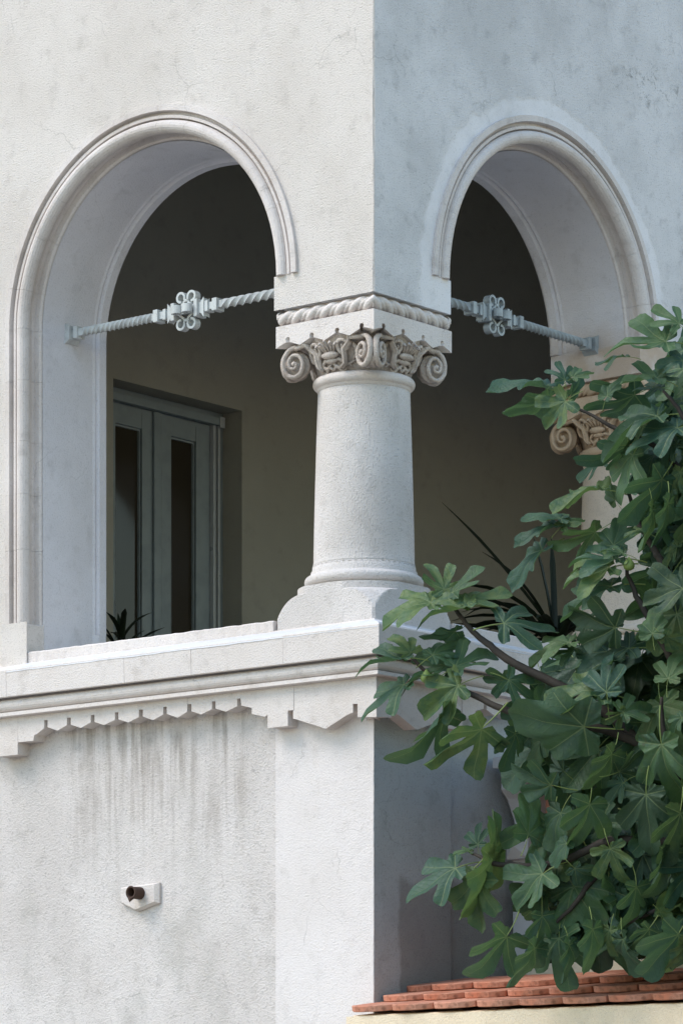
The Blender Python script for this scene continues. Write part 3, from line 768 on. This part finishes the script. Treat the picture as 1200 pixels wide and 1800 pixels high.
# ------------------------------------------------------------------ drain spout on the streaked wall
sp = thing('drain_spout', 'short rusty pipe spout on a pointed white stone plate, low on the streaked wall', 'drain spout', (.011, 1.05, 1.03))
b = MB(); o_ = [(1.138, 1.078), (1.136, 1.022), (1.060, .990), (.957, 1.015), (.957, 1.086)]
i_ = [(1.128, 1.073), (1.128, 1.026), (1.060, .997), (.972, 1.020), (.972, 1.080)]
n = 5
b.add([F1(a, .010, z) for a, z in o_] + [F1(a, .001, z) for a, z in o_] + [F1(a, -.010, z) for a, z in i_],
      [(0,1,2,3,4)] + [(k, (k+1) % n, n + (k+1) % n, n + k) for k in range(n)] + [(n + k, n + (k+1) % n, 2*n + (k+1) % n, 2*n + k) for k in range(n)] + [tuple(range(2*n, 3*n))])
b.build('backing_plate', M_trim, sp)
rows = []
for rr, d in ((.0215, -.009), (.0225, -.018), (.021, -.048), (.0215, -.055), (.0235, -.060), (.0175, -.0605), (.016, -.05), (.0155, -.012)):
    row = []
    for k in range(20):
        a = 2*math.pi*k/20; lip = .011 if (k in (14, 15, 16) and d < -.054) else 0
        row.append(F1(1.036 + rr*math.cos(a), d - lip * .6, 1.052 + (rr + lip * (k == 15)) * math.sin(a)))
    rows.append(row)
MB().grid(rows, True).build('pipe', M_rust, sp, smooth=True)
MB().tube([F1(1.036, -.014, 1.052), F1(1.036, -.012, 1.052)], .017, 12).build('pipe_bore', M_bore, sp)

# ------------------------------------------------------------------ low outbuilding with a tiled pent roof
wing = thing('outbuilding', 'low ochre outbuilding with a terracotta tiled pent roof against the house', 'outbuilding', (-.1, -1.0, GZ))
MB().box((-.136, -4.5, GZ), (.70, .008, .584)).build('wall', M_ochre, wing)
MB().extrude([(-.112, .5885), (.50, .655), (.502, .722), (.799, .745), (.799, .50), (-.112, .50)], lambda a, d, z: (a, d, z), -4.5, -.002).build('roof_boarding', M_ochre, wing)
SL = R(7)
def tile_mesh(wd, ln):
    n = 8; hw = wd / 2 - .0012; th = .0205
    out = []
    for i in range(n + 1):
        x = -hw + 2*hw*i/n; out.append((x, .046 * abs(x / hw) ** 2.4 + random.uniform(-.0018, .0018)))
    top = [(y, x, th) for x, y in out] + [(ln, hw, th), (ln, -hw, th)]
    low = [(y + .002, x, 0) for x, y in out] + [(ln, hw, 0), (ln, -hw, 0)]
    N = len(top)
    me = bpy.data.meshes.new('roof_tile')
    me.from_pydata(top + low, [], [tuple(range(N)), tuple(reversed(range(N, 2*N)))] + [(i, N + i, N + (i+1) % N, (i+1) % N) for i in range(N)])
    me.materials.append(M_tile)
    bm = bmesh.new(); bm.from_mesh(me)
    es = [e for e in bm.edges if e.calc_face_angle(0) > .9]
    bmesh.ops.bevel(bm, geom=es, offset=.0025, segments=1, affect='EDGES')
    bmesh.ops.recalc_face_normals(bm, faces=bm.faces); bm.to_mesh(me); bm.free()
    return me
TM = [tile_mesh(.170, .37) for _ in range(5)]
half = tile_mesh(.098, .37)
def put_tile(me, v, u, z):
    o = bpy.data.objects.new('roof_tile', me); COL.objects.link(o); o.parent = wing
    og = ORG[wing]
    o.location = (v - og[0] + random.uniform(-.004, .004), u - og[1] + random.uniform(-.0015, .0015), z - og[2] + random.uniform(-.0008, .0014))
    o.rotation_euler = (random.uniform(-.008, .008), -SL + random.uniform(-.006, .006), random.uniform(-.008, .008))
for row, (v0, z0, u0) in enumerate(((-.150, .5955, .012), (-.004, .6355, -.002), (.137, .6755, -.10))):
    if row == 2: put_tile(half, v0, -.049, z0)
    for i in range(22): put_tile(random.choice(TM), v0, u0 - .0853 - i * .1712, z0)
# wall of the outbuilding behind the roof: window, studded frame, corbelled hood
WV = .80
MB().box((WV, -4.5, .55), (WV + .25, -.014, 1.47)).build('upper_wall', M_pink, wing)['label'] = 'salmon coloured upper wall'
MB().box((WV - .10, -4.5, .755), (WV - .001, -.10, .792)).build('window_sill', M_cream, wing, bevel=.004)
def post(u0, wd, z1, mat):
    po = MB().box((WV - .055, u0 - wd, .76), (WV - .002, u0, z1)).build('window_post', mat, wing, bevel=.003)
    return po
def stud(u, z, s_, mat, parent):
    v0 = WV - .085; hh = s_ / 2
    b = MB(); c4 = [(v0, u + hh, z - hh), (v0, u - hh, z - hh), (v0, u - hh, z + hh), (v0, u + hh, z + hh)]
    b.add([(WV - .003, y, q) for _, y, q in c4] + c4 + [(v0 - .03, u, z)], [(0,1,2,3), (0,1,5,4), (1,2,6,5), (2,3,7,6), (3,0,4,7), (4,5,8), (5,6,8), (6,7,8), (7,4,8)])
    b.build('diamond_stud', mat, parent)
p1 = post(-.022, .085, 1.162, M_greywood); stud(-.064, 1.207, .092, M_greywood, p1)
p2 = post(-.40, .07, 1.162, M_cream); stud(-.432, .832, .075, M_cream, p2); stud(-.435, 1.207, .092, M_cream, p2)
p3 = post(-.58, .07, 1.162, M_cream); stud(-.60, .85, .075, M_cream, p3); stud(-.615, 1.207, .092, M_cream, p3)
MB().box((WV - .05, -4.5, 1.163), (WV - .002, -.022, 1.25)).build('lintel', M_cream, wing, bevel=.004)
for a, b_ in ((-.398, -.109), (-.578, -.472)):
    MB().box((WV - .008, a + .001, .793), (WV - .004, b_ - .001, 1.161)).build('pane', M_glass, wing)
P = [(WV - .002, 1.25), (WV - .03, 1.25), (WV - .045, 1.30), (WV - .085, 1.37), (WV - .12, 1.40), (WV - .12, 1.47), (WV - .002, 1.47)]
for u0 in (-.022, -.40, -.80):
    MB().extrude(P, lambda a, d, z: (a, d, z), u0 - .10, u0).build('corbel', M_greywood if u0 > -.1 else M_cream, wing, bevel=.003)
MB().box((WV - .16, -4.5, 1.4705), (WV + .3, -.012, 1.51)).build('hood_slab', M_greywood, wing, bevel=.004)

# ------------------------------------------------------------------ plants inside the loggia
def strap_plant(label, loc, stem_h, blades, pot=True, name='potted_plant', group=None):
    root = thing(name, label, 'plant', wloc=loc)
    ORG[root] = Vector((0, 0, 0))
    if pot:
        rows = []
        for r, z in ((.10, 0), (.105, .01), (.14, .22), (.15, .23), (.15, .26), (.138, .262), (.13, .22)):
            rows.append([(r*math.cos(2*math.pi*k/20), r*math.sin(2*math.pi*k/20), z) for k in range(20)])
        MB().grid(rows, True, True).build('pot', M_pot, root, smooth=True)
    MB().tube([(0, 0, .2), (.01, .0, stem_h*.5), (0, .01, stem_h)], [.022, .018, .014], 8).build('stem', M_bark, root, smooth=True)
    for az, el, ln, droop, wd in blades:
        rows = []; d = Vector((math.cos(R(az)), math.sin(R(az)), 0)); sd_ = Vector((-d.y, d.x, 0))
        p = Vector((0, 0, stem_h - random.uniform(0, .12))); e = R(el); n = 10
        for i in range(n + 1):
            t = i / n; ww = wd * (math.sin(math.pi * min(1, t * .55 + .3)) if t < .7 else (1 - t) / .3 * .93 + .02) * (1 if t > .05 else .8)
            nrm = d * -math.sin(e) + Vector((0, 0, math.cos(e)))
            rows.append([p + sd_ * ww + nrm * ww * .5, p - nrm * .001, p - sd_ * ww + nrm * ww * .5])
            p = p + (d * math.cos(e) + Vector((0, 0, math.sin(e)))) * (ln / n); e -= R(droop) / n
        MB().grid(rows).build('blade', M_blade, root, smooth=True)
    return root
bl = [(180, 54, .66, 10, .017), (182, 6, .50, 15, .011), (178, 50, .5, 60, .020), (184, 62, .5, 75, .02), (190, 30, .42, 50, .018), (172, 70, .46, 40, .02), (175, 46, .45, 70, .018), (170, 58, .40, 95, .020), (200, 40, .45, 80, .018), (95, 80, .42, 10, .012), (160, 82, .46, 8, .014), (10, 70, .42, 20, .015),
      (185, 30, .35, 60, .02), (150, 20, .4, 60, .02)]
for i in range(26): bl.append((random.uniform(0, 360), random.uniform(-10, 65), random.uniform(.3, .5), random.uniform(30, 100), random.uniform(.013, .022)))
pp = pix(975, 1108, 13.95)
strap_plant('tall dark strap-leaved plant in the loggia behind the shaded parapet', (pp.x, pp.y, H + .95), pp.z - H - .95, bl)
bl = [(100, 70, .26, 25, .013), (40, 60, .2, 40, .012)]
for i in range(12): bl.append((random.uniform(0, 360), random.uniform(30, 80), random.uniform(.12, .22), random.uniform(20, 70), .012))
pp = pix(214, 1118, 14.25)
strap_plant('small dark strap-leaved plant in the loggia beside the glazed door', (pp.x, pp.y, H + .95), pp.z - H - .95, bl)

# ------------------------------------------------------------------ fig tree
tree = thing('fig_tree', 'leafy fig tree with large lobed green leaves in front of the shaded wall', 'tree', wloc=(1.27, 10.85, 0))
TB = Vector((1.27, 10.85, 0)); ORG[tree] = TB
LOB = (0, 47, 100)
def leaf_mesh(seed, lobes, floor, fold, droop, wav, base_end=152, curl=0.0, pet=.55, pw=3.4):
    rd = random.Random(seed); fold *= 1.35; wav *= 1.6; droop *= 1.2
    angs = [-base_end + 2 * base_end * i / 76 for i in range(77)]
    ph = [rd.uniform(0, 6.28) for _ in range(6)]
    jit = {a: rd.uniform(.9, 1.1) for a, _, _ in lobes}; jit2 = {a: rd.uniform(.9, 1.1) for a, _, _ in lobes}
    def rad(a):
        best = floor * (1 if abs(a) < 120 else 1 - .5 * (abs(a) - 120) / 40)
        for la, lr, lw in lobes:
            for sg in ((1, -1) if la else (1,)):
                d = abs(a - sg * la) / lw; jj = jit[la] if sg > 0 else jit2[la]
                if d < 1: best = max(best, lr * jj * (1 - d ** pw) ** .5)
        return best * (1 + .03 * math.sin(a * .33 + ph[0]) + .018 * math.sin(a * .75 + ph[1]) + .012 * math.sin(a * 1.7 + ph[5]))
    rr = [rad(a) for a in angs]
    rr = [(.2 * rr[max(i-1, 0)] + .6 * rr[i] + .2 * rr[min(i+1, 76)]) for i in range(77)]
    fr = [.0, .16, .34, .52, .7, .86, 1.0]
    verts, uvs, faces, mi = [], [], [], []
    for f_ in fr:
        for a, r in zip(angs, rr):
            q = r * f_; x, y = q * math.sin(R(a)), q * math.cos(R(a))
            dl = min(abs(abs(a) - la) for la, _, _ in lobes)
            z = fold * q * math.sin(R(min(dl, 30)) * 1.6) * 1.1 - droop * q * q * (1 + .35 * math.cos(R(a))) + wav * q * q * math.sin(R(a) * 4 + ph[2]) + wav * .7 * q * math.sin(7 * q + ph[3] + R(a))
            z += curl * x * x * 1.6 + fold * .35 * abs(x)
            z += wav * .22 * f_ ** 3 * math.sin(R(a) * 17 + ph[4])
            verts.append((x, y, z)); uvs.append((x, y))
    n = 77
    for i in range(len(fr) - 1):
        for j in range(n - 1):
            k = i * n + j; faces.append((k, k + n, k + n + 1, k + 1)); mi.append(0)
    # leaf stalk
    b0 = len(verts); m_ = 6
    bend = rd.uniform(-.25, .25)
    for i in range(6):
        t = i / 5; c = Vector((bend * t * t * .3, -pet * t, -.22 * pet * t * t + .0))
        r_ = .0085 + .006 * t
        for k in range(m_):
            verts.append((c.x + r_ * math.cos(2*math.pi*k/m_), c.y, c.z - .006 + r_ * math.sin(2*math.pi*k/m_))); uvs.append((9, 9))
    for i in range(5):
        for k in range(m_):
            faces.append((b0 + i*m_ + k, b0 + i*m_ + (k+1) % m_, b0 + (i+1)*m_ + (k+1) % m_, b0 + (i+1)*m_ + k)); mi.append(1)
    me = bpy.data.meshes.new('leaf'); me.from_pydata(verts, [], faces)
    me.materials.append(M_leaf); me.materials.append(M_stalk)
    me.polygons.foreach_set('material_index', mi); me.polygons.foreach_set('use_smooth', [True] * len(faces))
    uvl = me.uv_layers.new(name='leaf')
    for lp in me.loops: uvl.data[lp.index].uv = uvs[lp.vertex_index]
    me.validate(); return me
V5 = [(0, 1.0, 22.5), (47, .86, 21.5), (100, .60, 24)]
V5n = [(0, 1.0, 20), (47, .88, 19.5), (100, .56, 21)]
V3 = [(0, 1.0, 24), (47, .78, 22.5), (100, .44, 26)]
VS = [(0, 1.0, 28), (47, .80, 25.5), (100, .52, 28)]
VU = [(0, 1.0, 35), (47, .74, 32), (100, .52, 34)]
LV = {
 'a': [leaf_mesh(1, V5, .27, .10, .16, .05), leaf_mesh(2, V5n, .24, .12, .22, .06), leaf_mesh(3, V5n, .22, .16, .12, .08, curl=.1)],
 'b': [leaf_mesh(4, V3, .33, .14, .18, .06), leaf_mesh(5, V3, .32, .18, .25, .07, curl=.15)],
 's': [leaf_mesh(6, VS, .36, .12, .18, .06), leaf_mesh(7, VS, .34, .16, .26, .08, curl=.12)],
 'u': [leaf_mesh(8, VU, .42, .14, .16, .05), leaf_mesh(9, VU, .42, .18, .24, .07, curl=.2)],
 'd': [leaf_mesh(20 + i, random.choice([V5, V5n, VS, V3]), random.uniform(.24, .36), random.uniform(.1, .3), random.uniform(.1, .3), random.uniform(.05, .1), curl=random.uniform(0, .35)) for i in range(8)],
 'c': [leaf_mesh(10, V3, .30, .40, .20, .07, curl=.5), leaf_mesh(11, VS, .34, .45, .25, .08, curl=.6)],
}
nleaf = [0]
def ydep(px): return 11.80 - (px - 640) * .00112
def add_leaf(P, e, n, L, me, wscale=1.0):
    e = e.normalized(); n = (n - e * n.dot(e)).normalized(); x = e.cross(n)
    m4 = Matrix((( x.x*L*wscale, e.x*L, n.x*L, P.x), (x.y*L*wscale, e.y*L, n.y*L, P.y), (x.z*L*wscale, e.z*L, n.z*L, P.z), (0, 0, 0, 1)))
    o = bpy.data.objects.new('leaf', me); COL.objects.link(o); o.parent = tree
    m4.translation -= TB
    o.matrix_basis = m4; nleaf[0] += 1
    return o
def hero(p, t, alpha, kind, off=0.0, tau=12, sgn=1, ws=1.0):
    """p, t: stalk joint and tip in photo pixels; alpha: turn about the midrib away from facing us; off: extra depth in metres"""
    Y = ydep(p[0]) + off
    P = pix(p[0], p[1], Y); Q = pix(t[0], t[1], Y)
    e = (Q - P); L = e.length; e.normalize()
    c = Vector((0, -1, 0)); pr = e.cross(c); pr.normalize()
    if abs(pr.z) > .15:
        if pr.z < 0: pr = -pr
    elif pr.x > 0: pr = -pr
    n = c * math.cos(R(alpha)) + pr * math.sin(R(alpha)) * sgn
    ta = R(tau); e2 = e * math.cos(ta) - n * math.sin(ta) * (1 if alpha < 50 else .4)
    if kind in 'su' and alpha >= 38 and p[1] < 1130: ws *= .72
    add_leaf(P, e2, n, L * 1.04, random.choice(LV[kind] + (LV['d'] if kind in 'as' else [])), ws * random.uniform(.84, 1.0))
HER = [
 ((1193,569),(1156,526),25,'a',0), ((1170,600),(1071,582),40,'s',0), ((1095,627),(1041,627),72,'a',.05), ((1199,634),(1158,622),35,'s',0), ((1155,664),(1090,648),50,'s',0),
 ((1160,668),(1188,640),40,'s',.05), ((1160,682),(1118,676),55,'b',.05), ((958,681),(874,654),66,'u',0), ((992,668),(984,626),20,'a',0), ((1008,663),(1039,640),45,'a',.02),
 ((1003,694),(1030,670),40,'u',.1), ((1067,696),(1087,653),50,'u',0), ((993,706),(944,742),22,'a',-.05), ((962,700),(901,736),50,'u',.12), ((1115,694),(1027,741),45,'s',.1),
 ((1155,732),(1053,741),48,'s',0), ((1132,745),(1081,772),45,'s',.05), ((1190,752),(1106,772),50,'b',.0), ((1104,783),(1036,838),40,'s',.05), ((1058,815),(1013,824),55,'a',.15),
 ((1198,705),(1160,716),40,'s',.1), ((1055,861),(972,857),66,'s',0), ((1081,879),(1056,846),40,'u',.1), ((1112,800),(1078,868),55,'b',0), ((1163,842),(1112,919),50,'b',.0),
 ((1146,896),(1146,962),62,'u',-.05), ((1174,885),(1167,953),62,'u',-.05), ((985,912),(928,896),60,'u',.05), ((974,926),(907,933),62,'u',.05), ((987,926),(1019,892),45,'b',.05),
 ((953,967),(890,1010),55,'u',.05), ((1046,935),(978,975),38,'s',.08), ((1078,959),(1087,905),20,'s',.05), ((1132,936),(1096,927),58,'b',0), ((1085,981),(994,977),60,'a',0),
 ((1070,998),(981,1018),52,'a',-.03), ((1074,1031),(972,1050),52,'s',.0), ((1095,973),(1054,962),60,'a',-.03), ((1200,1035),(1120,1038),25,'a',-.05), ((1081,1103),(988,1094),32,'a',-.02),
 ((1147,1114),(1144,1064),30,'u',-.05), ((885,1096),(977,1076),42,'a',0), ((1000,1130),(918,1138),60,'b',.1), ((1010,1140),(965,1152),50,'a',.12), ((780,1036),(756,982),18,'a',0),
 ((795,1042),(833,991),60,'b',0), ((757,1060),(661,1062),55,'b',-.02), ((822,1066),(735,1072),68,'s',-.03), ((820,1057),(886,1030),55,'b',0), ((800,1110),(750,1133),62,'u',.05),
 ((722,1147),(694,1106),20,'a',0), ((711,1157),(629,1157),70,'s',-.03), ((760,1152),(812,1117),50,'b',0), ((800,1172),(860,1130),40,'s',-.02), ((800,1172),(775,1200),45,'u',.02),
 ((787,1170),(704,1190),58,'s',.03), ((710,1204),(634,1242),58,'b',-.03), ((804,1206),(728,1244),20,'a',-.05), ((894,1196),(948,1222),25,'a',-.02), ((890,1196),(845,1205),35,'a',.03),
 ((782,1255),(720,1352),66,'s',-.02), ((846,1282),(772,1368),15,'a',-.06), ((905,1290),(901,1352),45,'b',.08), ((1066,1217),(1053,1142),15,'a',-.06), ((1060,1217),(968,1186),45,'a',-.02),
 ((1026,1278),(906,1277),25,'u',-.08), ((1095,1253),(1147,1227),25,'a',-.05), ((1095,1253),(1062,1278),40,'a',-.03), ((1174,1193),(1184,1138),25,'s',-.02), ((1075,1326),(1046,1388),55,'u',-.06),
 ((968,1380),(887,1368),42,'s',-.03), ((1095,1377),(1060,1402),35,'a',-.03), ((1087,1357),(1143,1336),45,'a',-.03), ((1162,1309),(1167,1427),40,'b',-.05), ((1198,1262),(1170,1282),40,'a',-.05),
 ((1105,1140),(1032,1150),50,'s',.05), ((990,1355),(962,1328),50,'s',.03), ((955,1300),(928,1336),40,'u',.12), ((928,1467),(946,1400),35,'u',.0), ((1036,1414),(1028,1502),30,'b',-.03),
 ((985,1430),(958,1488),50,'u',.03), ((995,1483),(964,1510),45,'u',.0), ((1072,1493),(1090,1556),30,'s',-.03), ((1010,1527),(1042,1558),35,'b',.0), ((1135,1397),(1132,1492),25,'b',-.03),
 ((953,1537),(883,1579),42,'s',-.02), ((950,1562),(920,1607),40,'u',.06), ((952,1611),(957,1676),25,'s',-.04), ((840,1485),(833,1442),25,'a',0), ((860,1494),(899,1433),60,'b',-.02),
 ((800,1527),(712,1553),48,'b',-.02), ((842,1547),(806,1637),45,'s',-.02), ((865,1512),(842,1610),62,'u',-.01), ((826,1498),(796,1489),60,'b',0), ((890,1647),(848,1728),40,'a',-.05),
 ((939,1667),(917,1736),60,'u',-.06), ((1000,1662),(1007,1722),60,'u',-.03), ((1041,1634),(1045,1703),55,'u',-.06), ((1072,1636),(1062,1686),45,'b',.0), ((1095,1652),(1108,1717),68,'u',-.03),
 ((1140,1634),(1114,1680),40,'s',-.02), ((1160,1604),(1182,1628),40,'s',.0), ((1192,1643),(1147,1730),35,'s',-.06), ((1205,1660),(1190,1712),45,'u',-.03), ((1118,1560),(1125,1632),40,'s',.02),
 ((1175,1500),(1165,1580),45,'s',.02), ((1195,1430),(1190,1520),45,'b',.0), ((1170,1120),(1205,1150),40,'s',-.04), ((1190,960),(1160,990),50,'s',.05), ((1180,1010),(1140,1060),45,'s',.06),
 ((1195,830),(1168,870),45,'b',.05), ((1190,780),(1150,815),45,'s',.05), ((1150,800),(1100,835),50,'s',.1), ((1040,1090),(1000,1120),45,'s',.12),
]
UNDER = {(962,700), (1081,879), (1115,694), (1104,783), (1163,842), (1146,896), (1174,885), (846,1282), (905,1290), (928,1467), (800,1110), (865,1512), (939,1667), (1003,694)}
for hq in HER:
    y_ = hq[0][1]; under = hq[0] in UNDER or random.random() < (.12 if y_ < 1230 else .5 if y_ < 1450 else .68)
    q = list(hq) + [12, 1]
    if under: q[6] = -1; q[2] = max(q[2], random.uniform(24, 50))
    hero(*q)
# leaves deeper in the crown, hanging and half hidden
MASK = [(1150,620), (1200,600), (1290,560), (1310,1720), (1180,1700), (1060,1665), (965,1655), (935,1580), (960,1500), (965,1400), (930,1330), (930,1240), (960,1160), (1040,1100), (1060,1000), (1100,900), (1080,760), (1110,680)]
def inside(x, y):
    c = False
    for (x0, y0), (x1, y1) in zip(MASK, MASK[1:] + MASK[:1]):
        if (y0 > y) != (y1 > y) and x < (x1 - x0) * (y - y0) / (y1 - y0) + x0: c = not c
    return c
tries = 0
while nleaf[0] < 299 and tries < 9000:
    tries += 1
    x, y = random.uniform(920, 1310), random.uniform(560, 1730)
    if not inside(x, y): continue
    if y < 1120 and x < 1135: continue
    if y < 1230 and x < 1200 and random.random() < .3: continue
    if y > 1625 and x > 1090: continue
    off = random.uniform(.08, .62) if y < 1650 else random.uniform(.0, .12)
    Y = ydep(x) + off
    if y > 1560: Y = min(Y, ydep(x) + .15)
    P = pix(x, y, Y)
    az = random.uniform(-160, 0)
    lean = random.uniform(-75, -15)
    e = Vector((math.cos(R(az)) * math.cos(R(lean)), math.sin(R(az)) * math.cos(R(lean)) * .8, math.sin(R(lean))))
    n = Vector((random.uniform(-.7, .3), random.uniform(-.9, -.3), random.uniform(.2, 1.0) * (1 if random.random() < (.75 if y < 1200 else .35) else -.8)))
    add_leaf(P, e, n, random.uniform(.115, .175), random.choice(LV[random.choice('aaddbsc')]))

# the rest of the crown: leaves too deep inside to pick apart
mass = MB(); muv = []
src = [LV['s'][0], LV['b'][0], LV['u'][0], LV['a'][0]]
sv = [([v.co.copy() for v in m.vertices], [tuple(p.vertices) for p in m.polygons if p.material_index == 0]) for m in src]
cnt = 0
while cnt < 420:
    x, y = random.uniform(940, 1320), random.uniform(600, 1610)
    if not inside(x - 30, y): continue
    if y < 1160 and x < 1160: continue
    Y = min(ydep(x) + random.uniform(.25, .95), 12.3)
    if y > 1540: Y = min(Y, ydep(x) + .3)
    P = pix(x, y, Y) - TB
    az = random.uniform(0, 360); lean = random.uniform(-80, -10)
    e = Vector((math.cos(R(az)) * math.cos(R(lean)), math.sin(R(az)) * math.cos(R(lean)), math.sin(R(lean)))).normalized()
    n = Vector((random.uniform(-.8, .6), random.uniform(-.9, .2), random.uniform(.2, 1.0))); n = (n - e * n.dot(e)).normalized(); xx = e.cross(n)
    L = random.uniform(.13, .19); vs_, fs_ = random.choice(sv)
    mass.add([TB + P + (xx * c.x + e * c.y + n * c.z) * L for c in vs_], fs_); muv += [(c.x, c.y) for c in vs_]; cnt += 1
for _ in range(230):  # unseen leaves beyond the right edge, added to block sky light
    x, y = random.uniform(1310, 1620), random.uniform(480, 1700)
    if y > 1480 and x < 1350: x += 140
    P = pix(x, y, random.uniform(10.45, 11.6))
    e = Vector((random.uniform(-1, 1), random.uniform(-1, 1), random.uniform(-1.4, .1))).normalized()
    n = Vector((random.uniform(-.8, .8), random.uniform(-.9, .4), random.uniform(.2, 1.0))); n = (n - e * n.dot(e)).normalized(); xx = e.cross(n)
    L = random.uniform(.14, .2); vs_, fs_ = random.choice(sv)
    mass.add([P + (xx * c.x + e * c.y + n * c.z) * L for c in vs_], fs_); muv += [(c.x, c.y) for c in vs_]
fo = mass.build('foliage', M_leaf, tree, smooth=True, norm=False); fo['kind'] = 'stuff'
uvl = fo.data.uv_layers.new(name='leaf')
for lp in fo.data.loops: uvl.data[lp.index].uv = muv[lp.vertex_index]

# wood: trunk and boughs, each its own mesh, drawn through the crown
def wood(name, pts, r0, r1):
    P = [Vector(p) for p in pts]; out = []
    for i in range(len(P) - 1):
        a = P[max(i-1, 0)]; b_ = P[i]; c = P[i+1]; d = P[min(i+2, len(P)-1)]
        for k in range(5):
            t = k / 5
            out.append(.5 * ((2*b_) + (-a + c)*t + (2*a - 5*b_ + 4*c - d)*t*t + (-a + 3*b_ - 3*c + d)*t*t*t))
    out.append(P[-1]); n = len(out)
    out = [q + Vector((random.uniform(-1, 1), random.uniform(-1, 1), random.uniform(-1, 1))) * .002 for q in out]
    MB().tube(out, [r0 + (r1 - r0) * i / (n-1) for i in range(n)], 8).build(name, M_bark, tree, smooth=True)
pb = lambda x, y, o=0.06: pix(x, y, ydep(x) + o)
TR = [Vector((1.27, 10.85, -.05)), Vector((1.25, 10.87, .7)), Vector((1.29, 10.93, 1.5)), Vector((1.25, 11.0, 2.2)), Vector((1.22, 11.05, 2.9)), Vector((1.2, 11.1, 3.7)), Vector((1.15, 11.15, 4.2))]
wood('trunk', TR, .075, .016)
tr = lambda i: TR[i] + Vector((0, 0, .02))
wood('bough', [tr(3), pb(1240,1440,.1), pb(1130,1310,.1), pb(1030,1230,.1), pb(905,1168,.03), pb(862,1135,.02), pb(830,1110,.01), pb(804,1077,.0), pb(788,1055,0)], .022, .005)
wood('bough', [pb(1130,1310,.1), pb(1060,1283,.06), pb(930,1260,.03), pb(870,1241,.0), pb(815,1214,.0), pb(767,1194,.01), pb(730,1164,.0), pb(720,1152,0)], .015, .004)
wood('bough', [tr(2), pb(1260,1560,.1), pb(1100,1478,.1), pb(1000,1510,.05), pb(940,1522,.02), pb(870,1519,.0), pb(845,1508,.0), pb(828,1500,.0)], .018, .004)
wood('bough', [tr(4), pb(1240,1110,.1), pb(1165,992,.06), pb(1150,968,.05), pb(1124,922,.03), pb(1112,890,.03), pb(1101,853,.02)], .016, .005)
wood('bough', [pb(1190,1180,.1), pb(1131,1072,.03), pb(1106,1020,.02), pb(1096,980,.0)], .012, .004)
wood('bough', [tr(5), pb(1230,860,.1), pb(1160,790,.08), pb(1090,758,.05), pb(1050,736,.02), pb(1005,712,.0)], .012, .004)
wood('bough', [pb(1230,860,.1), pb(1215,770,.06), pb(1190,716,.03), pb(1164,686,.0)], .012, .004)
wood('bough', [pb(1100,1478,.12), pb(1040,1550,.1), pb(1000,1600,.06), pb(960,1640,.03)], .012, .004)
wood('bough', [pb(1200,1400,.1), pb(1166,1290,.05), pb(1162,1225,.02)], .012, .005)
wood('bough', [tr(2), pb(1230,1600,.08), pb(1160,1600,.08), pb(1090,1630,.06)], .014, .005)
for x, y, s_ in ((749,1190,.019), (1105,992,.018)):
    q = pix(x, y, ydep(x) - .03)
    rows = []
    for r, h_ in ((.1, 1.25), (.3, 1.0), (.62, .6), (.92, .1), (1, -.3), (.85, -.75), (.45, -1.0), (.1, -1.05)):
        rows.append([(q.x + s_*r*math.cos(2*math.pi*k/12), q.y + s_*r*math.sin(2*math.pi*k/12), q.z + s_*h_) for k in range(12)])
    MB().grid(rows, True, True).build('fig_fruit', M_fruit, tree, smooth=True)
